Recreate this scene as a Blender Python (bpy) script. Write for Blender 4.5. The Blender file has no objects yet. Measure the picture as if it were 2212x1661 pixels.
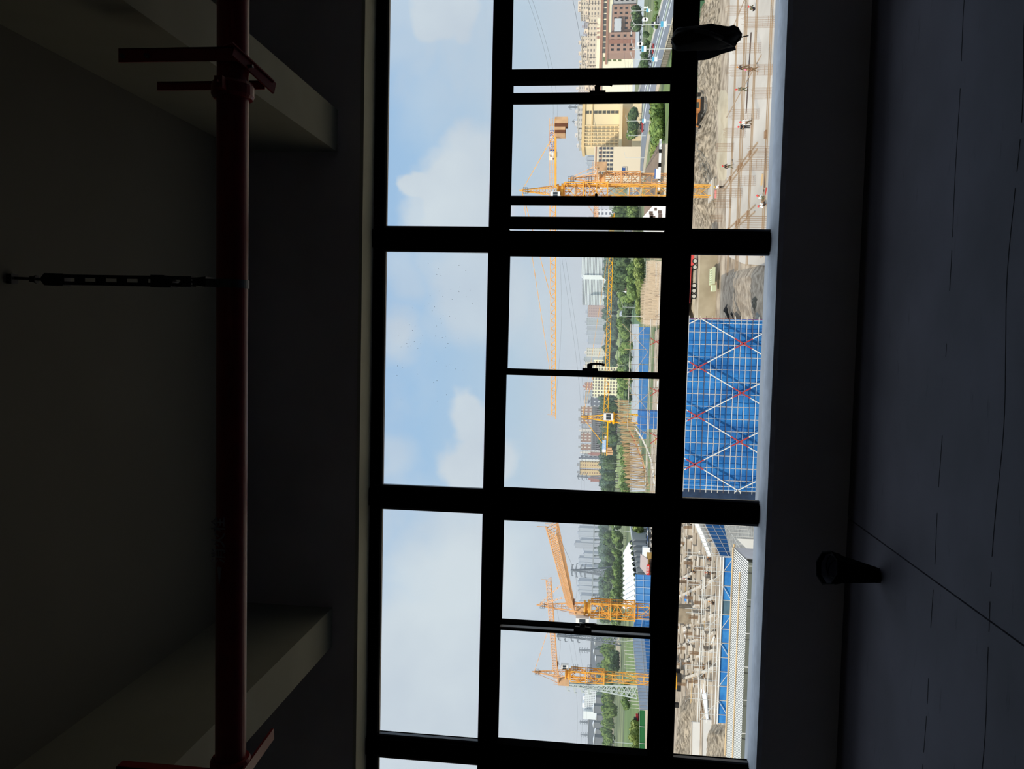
import bpy, bmesh, math, random
from mathutils import Vector, Matrix, noise as mnoise
random.seed(7)
C = bpy.context.scene.collection
sc = bpy.context.scene
R = math.radians

# ------------------------------------------------------------------ camera
EYE = Vector((0.0, -5.5, 1.556))
YAW, PITCH, ROLL, FPX = R(-3.317), R(6.304), R(1.699), 1750.0
_f = Vector((math.sin(YAW)*math.cos(PITCH), math.cos(YAW)*math.cos(PITCH), math.sin(PITCH)))
_r = Vector((math.cos(YAW), -math.sin(YAW), 0)); _u = _r.cross(_f)
_r2 = _r*math.cos(ROLL)+_u*math.sin(ROLL); _u2 = -_r*math.sin(ROLL)+_u*math.cos(ROLL)
cam_data = bpy.data.cameras.new('camera'); cam = bpy.data.objects.new('camera', cam_data); C.objects.link(cam)
cam_data.sensor_fit = 'HORIZONTAL'; cam_data.sensor_width = 36.0
cam_data.lens = 36.0*FPX/2212.0
cam_data.clip_start = 0.05; cam_data.clip_end = 9000
M3 = Matrix((-_u2, _r2, -_f)).transposed()      # the phone was held on its side: picture right is world down
cam.matrix_world = Matrix.Translation(EYE) @ M3.to_4x4()
sc.camera = cam

# ------------------------------------------------------------------ colour management
sc.view_settings.view_transform = 'Standard'; sc.view_settings.look = 'None'
sc.view_settings.gamma = 1.0; sc.view_settings.use_curve_mapping = False
sc.view_settings.exposure = 0.0
sc.cycles.max_bounces = 8; sc.cycles.diffuse_bounces = 4; sc.cycles.glossy_bounces = 2
sc.cycles.transparent_max_bounces = 12; sc.cycles.transmission_bounces = 2; sc.cycles.volume_bounces = 0
sc.cycles.sample_clamp_indirect = 3.0
sc.cycles.use_denoising = True
sc.cycles.caustics_reflective = False; sc.cycles.caustics_refractive = False

def lin(c):
    if isinstance(c, (int, float)): c = (c, c, c)
    return tuple(((v/255)/12.92 if v/255 <= .04045 else ((v/255+.055)/1.055)**2.4) for v in c[:3])

# ------------------------------------------------------------------ sky
CLOUD_BANKS = ((10.0, 10.2, 0.075, 0.35, 0.95), (12.7, 8.9, 0.050, 0.50, 0.90), (8.8, 12.5, 0.045, 0.50, 0.80), (10.7, 12.9, 0.028, 0.30, 0.95), (21.9, 10.9, 0.050, 0.40, 0.90), (8.1, 8.5, 0.050, 0.50, 0.90), (0.1, 14.4, 0.055, 0.90, 0.85), (-9.0, 8.4, 0.060, 0.35, 0.95), (-5.7, 9.0, 0.035, 0.40, 0.90), (3.9, 8.6, 0.100, 0.60, 0.75), (4.4, 14.1, 0.060, 0.80, 0.50), (5.5, 11.5, 0.050, 0.70, 0.50), (-9.6, 14.5, 0.045, 0.80, 0.60), (0.9, 11.8, 0.050, 0.90, 0.35), (-17.0, 9.1, 0.150, 0.70, 0.95), (-23.2, 10.8, 0.170, 0.60, 0.95), (-26.6, 13.1, 0.120, 0.70, 0.90), (-13.2, 9.0, 0.070, 0.70, 0.80), (-30.8, 10.8, 0.200, 0.50, 0.95), (-21.3, 4.1, 0.160, 0.90, 0.50), (2.6, 5.0, 0.100, 0.90, 0.45), (15.1, 4.5, 0.100, 0.90, 0.35), (20.2, 13.2, 0.090, 0.90, 0.50), (16.1, 11.6, 0.070, 0.90, 0.40))
w = bpy.data.worlds.new('sky'); sc.world = w; w.use_nodes = True
nt = w.node_tree; nt.nodes.clear()
def N(t, **k):
    n = nt.nodes.new(t)
    for a, b in k.items(): setattr(n, a, b)
    return n
def L(a, b): nt.links.new(a, b)
out = N('ShaderNodeOutputWorld'); bg = N('ShaderNodeBackground'); L(bg.outputs[0], out.inputs[0])
tc = N('ShaderNodeTexCoord'); sep = N('ShaderNodeSeparateXYZ'); L(tc.outputs['Generated'], sep.inputs[0])
grad = N('ShaderNodeValToRGB'); L(sep.outputs['Z'], grad.inputs[0])
cr = grad.color_ramp; cr.elements[0].position = 0.0; cr.elements[0].color = (*lin((204, 207, 216)), 1)
cr.elements[1].position = 1.0; cr.elements[1].color = (*lin((196, 208, 224)), 1)
for p, c in ((0.04, (200, 207, 218)), (0.10, (184, 205, 224)), (0.22, (166, 198, 230)), (0.34, (156, 189, 228)), (0.6, (192, 206, 224))):
    e = cr.elements.new(p); e.color = (*lin(c), 1)
mp = N('ShaderNodeMapping'); L(tc.outputs['Generated'], mp.inputs[0])
mp.inputs['Scale'].default_value = (1.0, 1.0, 1.9); mp.inputs['Location'].default_value = (3.1, 0.4, 0.23)
n1 = N('ShaderNodeTexNoise'); L(mp.outputs[0], n1.inputs['Vector'])
n1.inputs['Scale'].default_value = 3.4; n1.inputs['Detail'].default_value = 8.0; n1.inputs['Roughness'].default_value = .52
n1.inputs['Distortion'].default_value = 0.35
r1 = N('ShaderNodeValToRGB'); L(n1.outputs['Fac'], r1.inputs[0])
r1.color_ramp.elements[0].position = .40; r1.color_ramp.elements[1].position = .60
mx = N('ShaderNodeMixRGB'); L(grad.outputs[0], mx.inputs[1])
n2 = N('ShaderNodeTexNoise'); L(tc.outputs['Generated'], n2.inputs['Vector']); n2.inputs['Scale'].default_value = 6
n2.inputs['Detail'].default_value = 4.0
cc = N('ShaderNodeValToRGB'); L(n2.outputs['Fac'], cc.inputs[0])
cc.color_ramp.elements[0].position = .35; cc.color_ramp.elements[0].color = (*lin((203, 211, 222)), 1)
cc.color_ramp.elements[1].position = .65; cc.color_ramp.elements[1].color = (*lin((219, 226, 232)), 1)
fad = N('ShaderNodeMapRange'); L(sep.outputs['Z'], fad.inputs['Value'])
fad.inputs['From Min'].default_value = 0.0; fad.inputs['From Max'].default_value = 0.14; fad.inputs['To Min'].default_value = 0.12
mul = N('ShaderNodeMath', operation='MULTIPLY'); L(r1.outputs[0], mul.inputs[0]); L(fad.outputs[0], mul.inputs[1])
mul2 = N('ShaderNodeMath', operation='MULTIPLY'); L(mul.outputs[0], mul2.inputs[0]); mul2.inputs[1].default_value = .55
# larger cumulus banks in given compass directions (azimuth, elevation, angular radius, softness, strength)
nv = N('ShaderNodeTexNoise'); L(tc.outputs['Generated'], nv.inputs['Vector']); nv.inputs['Scale'].default_value = 13; nv.inputs['Detail'].default_value = 8
sc_ = N('ShaderNodeVectorMath', operation='MULTIPLY_ADD'); L(nv.outputs['Color'], sc_.inputs[0]); sc_.inputs[1].default_value = (.085,)*3
of_ = N('ShaderNodeVectorMath', operation='ADD'); L(tc.outputs['Generated'], of_.inputs[0]); of_.inputs[1].default_value = (-.0425,)*3; L(of_.outputs[0], sc_.inputs[2])
last = mul2.outputs[0]
for az, el, r, soft, k in CLOUD_BANKS:
    dv = (math.sin(R(az))*math.cos(R(el)), math.cos(R(az))*math.cos(R(el)), math.sin(R(el)))
    ds = N('ShaderNodeVectorMath', operation='DISTANCE'); L(sc_.outputs[0], ds.inputs[0]); ds.inputs[1].default_value = dv
    mr = N('ShaderNodeMapRange'); mr.interpolation_type = 'SMOOTHSTEP'; L(ds.outputs['Value'], mr.inputs['Value'])
    mr.inputs['From Min'].default_value = r; mr.inputs['From Max'].default_value = r*(1-soft); mr.inputs['To Max'].default_value = k
    mm = N('ShaderNodeMath', operation='MAXIMUM'); L(last, mm.inputs[0]); L(mr.outputs[0], mm.inputs[1]); last = mm.outputs[0]
L(last, mx.inputs[0]); L(cc.outputs[0], mx.inputs[2]); L(mx.outputs[0], bg.inputs[0])
# unseen sky above the window view, brightened to light the sill and floor
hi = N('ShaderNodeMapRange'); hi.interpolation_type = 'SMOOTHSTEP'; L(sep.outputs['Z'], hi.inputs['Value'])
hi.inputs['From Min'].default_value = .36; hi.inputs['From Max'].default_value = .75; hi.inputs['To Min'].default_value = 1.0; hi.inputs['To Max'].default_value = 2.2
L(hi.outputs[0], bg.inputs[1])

# ------------------------------------------------------------------ sun (behind the building, to the left)
SUN_DIR = Vector((0.85, 1.0, -1.05)).normalized()
sl = bpy.data.lights.new('sun', 'SUN'); sl.energy = 3.9; sl.angle = R(0.6); sl.color = (1.0, .90, .76)
so = bpy.data.objects.new('sun', sl); C.objects.link(so); so.rotation_mode = 'QUATERNION'
so.rotation_quaternion = SUN_DIR.to_track_quat('-Z', 'Y')
HAZE_DENSITY = 0.0002

# ------------------------------------------------------------------ helpers: where things stand
ZG = EYE.z-21.0                                   # ground of the building site
def dirp(px, py):
    d = _f*FPX+_u2*(1106-px)+_r2*(830.5-py)
    return d/d.y
def at(px, py, depth): return EYE+dirp(px, py)*depth
def gnd(px, py, z=None):
    d = dirp(px, py); z = ZG if z is None else z
    return EYE+d*((z-EYE.z)/d.z)
# ------------------------------------------------------------------ helpers: materials
MATS = {}
def mat(name, rgb, rough=.7, metal=0.0, var=0.0, scale=4.0, rgb2=None, bump=0.0, spec=.3, detail=4.0, coord='Object', stretch=None):
    if name in MATS: return MATS[name]
    m = bpy.data.materials.new(name); m.use_nodes = True
    b = m.node_tree.nodes['Principled BSDF']; nt = m.node_tree
    c = (*lin(rgb), 1)
    b.inputs['Base Color'].default_value = c; b.inputs['Roughness'].default_value = rough
    b.inputs['Metallic'].default_value = metal; b.inputs['Specular IOR Level'].default_value = spec
    if var > 0 or rgb2 is not None or bump > 0:
        t = nt.nodes.new('ShaderNodeTexCoord'); n = nt.nodes.new('ShaderNodeTexNoise')
        n.inputs['Scale'].default_value = scale; n.inputs['Detail'].default_value = detail
        if stretch:
            mpp = nt.nodes.new('ShaderNodeMapping'); mpp.inputs['Scale'].default_value = stretch
            nt.links.new(t.outputs[coord], mpp.inputs[0]); nt.links.new(mpp.outputs[0], n.inputs['Vector'])
        else: nt.links.new(t.outputs[coord], n.inputs['Vector'])
        r = nt.nodes.new('ShaderNodeValToRGB'); nt.links.new(n.outputs['Fac'], r.inputs[0])
        r.color_ramp.elements[0].position = .36; r.color_ramp.elements[1].position = .64
        l = lin(rgb)
        if rgb2 is not None: a, z_ = l, lin(rgb2)
        else: a, z_ = tuple(v*(1-var) for v in l), tuple(min(1, v*(1+var)) for v in l)
        r.color_ramp.elements[0].color = (*a, 1); r.color_ramp.elements[1].color = (*z_, 1)
        nt.links.new(r.outputs[0], b.inputs['Base Color'])
        if bump > 0:
            bp = nt.nodes.new('ShaderNodeBump'); bp.inputs['Strength'].default_value = bump
            nt.links.new(n.outputs['Fac'], bp.inputs['Height']); nt.links.new(bp.outputs[0], b.inputs['Normal'])
    MATS[name] = m
    return m
def glass_mat():
    """thin clear pane; the photo shows no reflections in it"""
    m = bpy.data.materials.new('window_glass'); m.use_nodes = True; nt = m.node_tree; nt.nodes.clear()
    o = nt.nodes.new('ShaderNodeOutputMaterial'); t = nt.nodes.new('ShaderNodeBsdfTransparent')
    t.inputs[0].default_value = (.955, .975, .975, 1); nt.links.new(t.outputs[0], o.inputs[0]); return m
# ------------------------------------------------------------------ helpers: meshes and things
class MB:
    def __init__(s): s.v = []; s.f = []; s.m = []; s.mi = 0
    def add(s, vs, fs):
        o = len(s.v); s.v += [tuple(v) for v in vs]; s.f += [tuple(o+i for i in f) for f in fs]; s.m += [s.mi]*len(fs); return s
    def box(s, a, b):
        x0, y0, z0 = a; x1, y1, z1 = b
        vs = [(x0, y0, z0), (x1, y0, z0), (x1, y1, z0), (x0, y1, z0), (x0, y0, z1), (x1, y0, z1), (x1, y1, z1), (x0, y1, z1)]
        return s.add(vs, [(0, 3, 2, 1), (4, 5, 6, 7), (0, 1, 5, 4), (1, 2, 6, 5), (2, 3, 7, 6), (3, 0, 4, 7)])
    def cbox(s, c, sz): return s.box([c[i]-sz[i]/2 for i in range(3)], [c[i]+sz[i]/2 for i in range(3)])
    def bar(s, p, q, w, h=None, n=4, up=None, w2=None, caps=True):
        p = Vector(p); q = Vector(q); h = h or w; d = (q-p)
        if d.length < 1e-6: return s
        d.normalize(); up = Vector(up) if up else (Vector((0, 0, 1)) if abs(d.z) < .95 else Vector((1, 0, 0)))
        a = d.cross(up).normalized(); b = a.cross(d).normalized(); vs = []; w2 = w2 if w2 else w
        off = math.pi/4 if n == 4 else 0; k = math.sqrt(2)/2 if n == 4 else .5
        for e, ww, hh in ((p, w, h), (q, w2, h*w2/w)):
            for i in range(n):
                t = off+2*math.pi*i/n; vs.append(e+a*math.cos(t)*ww*k+b*math.sin(t)*hh*k)
        fs = [(i, (i+1) % n, n+(i+1) % n, n+i) for i in range(n)]
        if caps: fs += [tuple(range(n))[::-1], tuple(range(n, 2*n))]
        return s.add(vs, fs)
    def tube(s, p, q, r, n=12, r2=None): return s.bar(p, q, 2*r, 2*r, n=n, w2=2*(r2 if r2 else r))
    def path(s, pts, w, n=4):
        for a, b in zip(pts[:-1], pts[1:]): s.bar(a, b, w, n=n)
        return s
    def prism(s, poly, z0, z1):
        n = len(poly); vs = [(x, y, z0) for x, y in poly]+[(x, y, z1) for x, y in poly]
        return s.add(vs, [tuple(range(n))[::-1], tuple(range(n, 2*n))]+[(i, (i+1) % n, n+(i+1) % n, n+i) for i in range(n)])
    def poly3(s, lo, hi):                         # prism between two matching loops
        n = len(lo); return s.add(list(lo)+list(hi), [tuple(range(n))[::-1], tuple(range(n, 2*n))]+[(i, (i+1) % n, n+(i+1) % n, n+i) for i in range(n)])
    def lathe(s, prof, n=16, c=(0, 0, 0)):
        vs = []; fs = []
        for r, z in prof:
            for i in range(n):
                t = 2*math.pi*i/n; vs.append((c[0]+r*math.cos(t), c[1]+r*math.sin(t), c[2]+z))
        for k in range(len(prof)-1):
            for i in range(n): fs.append((k*n+i, k*n+(i+1) % n, (k+1)*n+(i+1) % n, (k+1)*n+i))
        return s.add(vs, fs)
    def mesh(s, name, mats):
        me = bpy.data.meshes.new(name); me.from_pydata(s.v, [], s.f)
        for m in (mats if isinstance(mats, (list, tuple)) else [mats]): me.materials.append(m)
        if any(s.m): me.polygons.foreach_set('material_index', s.m)
        bm = bmesh.new(); bm.from_mesh(me); bmesh.ops.recalc_face_normals(bm, faces=bm.faces); bm.to_mesh(me); bm.free()
        return me
    def build(s, name, mats, parent=None, smooth=False, **kw):
        me = s.mesh(name, mats); o = bpy.data.objects.new(name, me); C.objects.link(o)
        if smooth: me.polygons.foreach_set('use_smooth', [True]*len(me.polygons))
        if parent:
            o.parent = parent
            if not kw.pop('local', False): o.matrix_parent_inverse = Matrix.Translation(-parent.location)
        for k, v in kw.items(): o[k] = v
        return o
def thing(name, loc, label=None, cat=None, group=None, kind=None):
    o = bpy.data.objects.new(name, None); C.objects.link(o); o.location = loc; o.empty_display_size = .2
    if label: o['label'] = label
    if cat: o['category'] = cat
    if group: o['group'] = group
    if kind: o['kind'] = kind
    return o
def tagt(o, label, cat, group=None, kind=None):
    o['label'] = label; o['category'] = cat
    if group: o['group'] = group
    if kind: o['kind'] = kind
    return o
CH = {}
def kids(o):
    if o.name not in CH: CH[o.name] = [c for c in C.objects if c.parent == o]
    return CH[o.name]
def dup(o, loc, rotz=0, label=None, group=None, scale=None, parent=None):
    """copy of a thing with copies of its parts; parts are local to the thing's origin"""
    c = o.copy(); C.objects.link(c)
    if parent is None:
        c.location = loc; c.rotation_euler = (0, 0, rotz)
        if scale is not None: c.scale = scale if isinstance(scale, (tuple, list)) else (scale,)*3
    else: c.parent = parent
    if label: c['label'] = label
    if group: c['group'] = group
    for ch in kids(o): dup(ch, None, parent=c)
    return c
def text_part(name, body, size, matrix, m, parent=None, extrude=.01, align='CENTER', **kw):
    cu = bpy.data.curves.new(name, 'FONT'); cu.body = body; cu.size = size; cu.extrude = extrude
    cu.align_x = align; cu.align_y = 'CENTER'; cu.resolution_u = 3
    o = bpy.data.objects.new(name, cu); C.objects.link(o); o.data.materials.append(m)
    dg = bpy.context.evaluated_depsgraph_get(); me = bpy.data.meshes.new_from_object(o.evaluated_get(dg)); bpy.data.objects.remove(o)
    if not me.materials: me.materials.append(m)
    o = bpy.data.objects.new(name, me); C.objects.link(o); o.matrix_world = matrix
    if parent: o.parent = parent; o.matrix_parent_inverse = Matrix.Translation(-parent.location)
    for k, v in kw.items(): o[k] = v
    return o
FACE_US = Matrix(((1, 0, 0, 0), (0, 0, -1, 0), (0, 1, 0, 0), (0, 0, 0, 1)))   # text standing upright, read from the window side
# ================================================================== the room
D0 = 5.5                                         # eye to glass
def wx(px, py, d=D0): return dirp(px, py).x*d
def wz(px, py, d=D0): return EYE.z+dirp(px, py).z*d
WALL_IN = -0.28; CEIL = 3.956; SOFF = 3.320; SILL = .493; HEAD = 3.146
XL, XR, YB = -5.4, 5.0, -13.0
m_plaster = mat('dark_grey_plaster', (208, 206, 206), .9, var=.10, scale=1.3)
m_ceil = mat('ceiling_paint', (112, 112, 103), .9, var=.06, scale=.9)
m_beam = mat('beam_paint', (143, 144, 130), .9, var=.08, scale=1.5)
m_reveal = mat('window_reveal_render', (180, 182, 164), .9, var=.08, scale=2)
m_sill = mat('sill_cement', (214, 216, 222), .85, var=.10, scale=9, detail=8)
m_frame = mat('black_frame', (8, 8, 9), .8, spec=0.0)
m_bead = mat('bead_reflection_grey', (58, 60, 68), .4, spec=.5)  # base greyed to stand in for sky reflected on the black beads
m_black = mat('black_plastic', (8, 8, 9), .5)
m_glass = glass_mat()
# floor of trowelled cement with scuffs and cracks
m_floor = mat('cement_floor', (85, 82, 92), .72, var=.16, scale=1.6, detail=9)
def floor_detail(m):
    nt = m.node_tree; b = nt.nodes['Principled BSDF']; src = b.inputs['Base Color'].links[0].from_socket
    tc = nt.nodes.new('ShaderNodeTexCoord'); mp = nt.nodes.new('ShaderNodeMapping'); mp.inputs['Scale'].default_value = (1.2, 6, 1)
    nt.links.new(tc.outputs['Object'], mp.inputs[0])
    v = nt.nodes.new('ShaderNodeTexNoise'); v.inputs['Scale'].default_value = 2.4; v.inputs['Detail'].default_value = 12; v.inputs['Roughness'].default_value = .7
    nt.links.new(mp.outputs[0], v.inputs['Vector'])
    r = nt.nodes.new('ShaderNodeValToRGB'); nt.links.new(v.outputs['Fac'], r.inputs[0])
    r.color_ramp.elements[0].position = .28; r.color_ramp.elements[0].color = (.35, .35, .36, 1)
    r.color_ramp.elements[1].position = .40; r.color_ramp.elements[1].color = (1, 1, 1, 1)
    mx = nt.nodes.new('ShaderNodeMixRGB'); mx.blend_type = 'MULTIPLY'; mx.inputs[0].default_value = .8
    nt.links.new(src, mx.inputs[1]); nt.links.new(r.outputs[0], mx.inputs[2]); nt.links.new(mx.outputs[0], b.inputs['Base Color'])
floor_detail(m_floor)
def struct(name, mb, m, **k): return mb.build(name, m, kind='structure', **k)
# floor with the saw-cut joint left open between two pours, and a crack parallel to the wall
jx = gnd(2040, 1270, 0.0).x
fl = MB(); fl.box((XL, YB, -.25), (jx-.004, WALL_IN, 0)); fl.box((jx+.004, YB, -.25), (XR, WALL_IN, 0)); fl.box((jx-.004, YB, -.25), (jx+.004, WALL_IN, -.02))
struct('floor', fl, m_floor)
m_crack = mat('floor_crack', (52, 52, 58), .9)
for i, (pxl, amp) in enumerate(((2168, .02), (2040, .014))):
    yy = gnd(pxl, 830, 0).y; ck = MB(); x = -2.2; prev = None
    while x < 2.6:
        p = (x, yy+amp*mnoise.noise(Vector((x*1.7, i*9, 0)))*2, .0012)
        if prev and random.random() < (.85 if i == 0 else .45): ck.bar(prev, p, .0022, .001)
        prev = p; x += .06
    struct('trim_%d' % (i+8), ck, m_crack)
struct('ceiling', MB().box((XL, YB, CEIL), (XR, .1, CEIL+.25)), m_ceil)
wf = MB()
wf.box((XL, WALL_IN, -.25), (XR, .12, SILL)); wf.box((XL, WALL_IN, HEAD), (XR, .12, CEIL))
WX0, WX1 = -4.78, 4.32
wf.box((XL, WALL_IN, SILL), (WX0, .12, HEAD)); wf.box((WX1, WALL_IN, SILL), (XR, .12, HEAD))
struct('wall_front', wf, m_plaster)
struct('wall_left', MB().box((XL-.2, YB, -.25), (XL, .12, CEIL)), m_plaster)
struct('wall_right', MB().box((XR, YB, -.25), (XR+.2, .12, CEIL)), m_plaster)
struct('wall_back', MB().box((XL, YB-.2, -.25), (XR, YB, CEIL)), m_plaster)
# lined reveal under the head and the cement sill
struct('trim_1', MB().box((WX0, WALL_IN-.004, HEAD-.003), (WX1, -.03, HEAD+.02)), m_reveal)
struct('trim_2', MB().box((WX0, WALL_IN-.006, SILL-.03), (WX1, -.008, SILL+.002)), m_sill)
# ceiling beams running away from the window
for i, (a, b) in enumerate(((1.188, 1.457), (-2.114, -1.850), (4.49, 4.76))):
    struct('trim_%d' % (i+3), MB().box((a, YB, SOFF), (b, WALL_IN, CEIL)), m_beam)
# ------------------------------------------------------------------ windows
zt0, zt1 = wz(830, 700), wz(1057, 700)               # top row glass
zm0, zm1 = wz(1097, 650), wz(1430, 650)              # middle row clear opening
zb0, zb1 = wz(1482, 700), SILL-.004
mull = [.658+1.785*k for k in range(-3, 3)]
MW, MWI = .073, .059
def glass(name, x0, x1, z0, z1, par, y=0.0): MB().box((x0, y-.003, z0), (x1, y+.003, z1)).build(name, m_glass, par)
def beads(x0, x1, z0, z1, par, low=True):
    b = MB(); t = .014; y0, y1 = -.035, -.004
    b.box((x0, y0, z0), (x0+t, y1, z1)); b.box((x1-t, y0, z0), (x1, y1, z1)); b.box((x0, y0, z1-t), (x1, y1, z1))
    if low: b.box((x0, y0, z0), (x1, y1, z0+t))
    b.build('glazing_bead', m_bead, par)
def handle(par, x, z, y):
    h = MB()
    h.box((x-.012, y-.018, z-.052), (x+.012, y, z+.052))
    h.bar((x-.004, y-.012, z), (x+.036, y-.03, z+.004), .026, .034); h.bar((x+.026, y-.03, z+.012), (x+.040, y-.032, z-.012), .022)
    h.path([(x+.036, y-.032, z+.014), (x+.043, y-.036, z-.02), (x+.043, y-.036, z-.075), (x+.036, y-.034, z-.094)], .014)
    h.build('handle', m_black, par)
def ringf(mb, x0, x1, z0, z1, tl, tr, tb, tt, y0, y1):
    mb.box((x0, y0, z0), (x0+tl, y1, z1)); mb.box((x1-tr, y0, z0), (x1, y1, z1))
    mb.box((x0, y0, z0), (x1, y1, z0+tb)); mb.box((x0, y0, z1-tt), (x1, y1, z1))
for k in range(5):
    xa, xb = mull[k]+MW, mull[k+1]-MW
    xc = (xa+xb)/2
    wn = thing('window_%d' % (k+1), (xc, 0, SILL), kind='structure')
    f = MB()
    if k == 0: f.box((WX0, -.06, SILL), (mull[0]+MW, .05, HEAD))
    f.box((mull[k+1]-MWI, -.06, SILL), (mull[k+1]+MWI, .05, HEAD))
    f.build('mullion', m_frame, wn)
    st_ = MB()
    for z0_, z1_ in ((SILL, zm1), (zm1, zm0), (zm0, HEAD)):
        if k == 3 and z0_ == zm1: st_.box((mull[k+1]-MW, -.03, z0_), (mull[k+1]-MWI+.01, .04, z1_)); continue
        st_.box((mull[k]+MWI-.01, -.03, z0_), (mull[k]+MW, .04, z1_)); st_.box((mull[k+1]-MW, -.03, z0_), (mull[k+1]-MWI+.01, .04, z1_))
    st_.build('frame_stile', m_frame, wn)
    MB().box((xa, -.03, zt0), (xb, .04, HEAD)).build('frame_head', m_frame, wn)
    MB().box((xa, -.09, zm0+.012), (xb, .04, zt1)).build('transom', m_frame, wn)
    MB().box((xa, -.09, zb0), (xb, .04, zm1-.012)).build('transom', m_frame, wn)
    MB().box((xa, -.006, SILL-.02), (xb, .04, zb1)).build('frame_sill', m_frame, wn)
    glass('glass_pane', xa, xb, zt1, zt0, wn); glass('glass_pane', xa, xb, zb1, zb0, wn)
    beads(xa, xb, zt1, zt0, wn); beads(xa-.002, xb+.002, zb1, zb0, wn, False)
    if k != 3:                                       # two lights, one of them a closed sash
        cx = {1: wx(1354, 0+0, D0)}.get(k, xc)
        if k == 2: cx = (wx(1260, 795)+wx(1260, 817))/2
        elif k == 1: cx = (wx(1240, 1344)+wx(1240, 1364))/2
        fr = MB(); ringf(fr, xa, xb, zm1-.012, zm0+.012, .022, .022, .012, .012, -.07, .03); fr.box((cx-.018, -.07, zm1), (cx+.018, .03, zm0))
        fr.build('sash_frame', m_frame, wn)
        glass('glass_pane', xa+.02, cx-.012, zm1, zm0, wn)
        s = thing('sash', (cx, 0, zm1)); s.parent = wn; s.matrix_parent_inverse = Matrix.Translation(-wn.location)
        r_ = MB(); ringf(r_, cx-.022, xb-.02, zm1-.004, zm0+.004, .040, .02, .02, .02, -.085, -.05)
        o = r_.build('stile', m_frame, wn); bpy.data.objects.remove(s)
        o.name = 'sash'
        g2 = MB().box((cx+.012, -.066, zm1+.01), (xb-.03, -.060, zm0-.01)).build('glass_pane', m_glass, wn)
        handle(wn, cx+.026, wz(1275, 795, 5.42), -.085)
        if k == 1:
            for z0_, z1_ in ((zm1+.01, wz(1272, 795)-.07), (wz(1272, 795)+.05, zm0-.01)): MB().box((cx+.010, -.128, z0_), (cx+.017, -.085, z1_)).build('lit_edge_strip', mat('lit_edge_grey', (150, 152, 156), .5), wn)  # added pale strip stands in for daylight on the sash's side face
    else:                                            # the right-hand bay: fixed light and a sliding sash left ajar
        xs = [wx(1280, v) for v in (155, 181, 205, 227, 427, 446, 472)]
        ztf, zbf = wz(1094, 100), wz(1463, 100); zts, zbs = wz(1106, 300), wz(1444, 300)
        MB().box((xs[0], -.07, zbf-.02), (xb, .03, zm1-.012)).build('packer', m_frame, wn) if zbf < zm1-.03 else None
        fr = MB(); fr.box((xs[1], -.07, zm1-.03), (xs[0], .03, zm0+.03)); fr.box((wx(1280, 495.6), -.07, zbs-.05), (xs[6], .03, zts+.05))
        fr.box((wx(1280, 495.6), -.07, zts), (xs[1], .03, zm0+.03)); fr.box((wx(1280, 495.6), -.07, zm1-.04), (xs[1], .03, zbs))
        fr.build('sash_frame', m_frame, wn)
        glass('glass_pane', xs[0], xb, zm1-.012, zm0+.012, wn)
        st = MB(); ringf(st, xs[5], xs[2], zbs-.03, zts+.03, xs[4]-xs[5], xs[2]-xs[3], .035, .035, -.06, -.025)
        st.build('sash', m_frame, wn)
        MB().box((xs[4], -.045, zbs), (xs[3], -.04, zts)).build('glass_pane', m_glass, wn)
        handle(wn, xs[2]-.006, wz(1291, 195, 5.42), -.062)
        MB().tube((xs[4]-.004, -.06, wz(1288, 430)), (xs[4]+.006, -.085, wz(1288, 430)), .009).build('knob', m_black, wn)
# dried rain specks on the outside of the second upper pane
random.seed(3); sp = MB()
for i in range(90):
    X_, Z_ = random.gauss(.05, .35), random.gauss(2.72, .2)
    if -.98 < X_ < .56 and 2.36 < Z_ < 3.04: r_ = random.uniform(.0008, .0022); sp.box((X_-r_, .0035, Z_-r_*.8), (X_+r_, .0045, Z_+r_*.8))
o = sp.build('trim_10', mat('dried_dirt', (92, 92, 90), .9), kind='structure')
# ------------------------------------------------------------------ fire main under the ceiling
PD = 3.06; PY = EYE.y+PD; PZ = wz(501, 800, PD); PR = .060
m_red = mat('red_pipe_paint', (128, 16, 24), .34, var=.12, scale=7, spec=.5)
m_steel = mat('galvanised_steel', (96, 98, 104), .45, metal=.6, var=.1, scale=12)
m_dsteel = mat('dark_channel_steel', (46, 48, 54), .5, metal=.5)
m_white = mat('stencil_white', (150, 150, 158), .7)
pipe = thing('red_pipe', (0, PY, PZ), 'red fire main pipe running below the ceiling along the window wall', 'pipe')
MB().tube((XL, PY, PZ), (XR, PY, PZ), PR, 40).build('pipe_run', m_red, pipe, smooth=False)
def coupling(x):
    c = MB(); pts = []
    for dx, r in ((-.030, .062), (-.030, .074), (-.018, .080), (.018, .080), (.030, .074), (.030, .062)): pts.append((r, dx))
    n = 28; vs = []; fs = []
    for r, dx in pts:
        for i in range(n): t = 2*math.pi*i/n; vs.append((x+dx, PY+r*math.cos(t), PZ+r*math.sin(t)))
    for k in range(len(pts)-1):
        for i in range(n): fs.append((k*n+i, k*n+(i+1) % n, (k+1)*n+(i+1) % n, (k+1)*n+i))
    c.add(vs, fs)
    for s in (-1, 1):
        c.box((x-.022, PY-.02+s*.085-.016, PZ-.016), (x+.022, PY-.02+s*.085+.016, PZ+.016))
        c.tube((x, PY-.055+s*.085, PZ), (x, PY+.035+s*.085, PZ), .007, 8)
    cp = c.build('coupling', m_red, pipe)
xc1 = wx(505, 197, PD); coupling(xc1)
coupling(wx(500, 1640, PD)-.02)
tx = MB()                                         # stencilled flow text on the near side of the pipe
ta = at(488, 1160, PD-PR)
text_part('stencil_text', '消火栓', .062, Matrix.Translation((wx(485, 1167, PD-PR), PY-PR-.002, PZ+.020)) @ FACE_US, m_white, pipe, extrude=.002)
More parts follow.
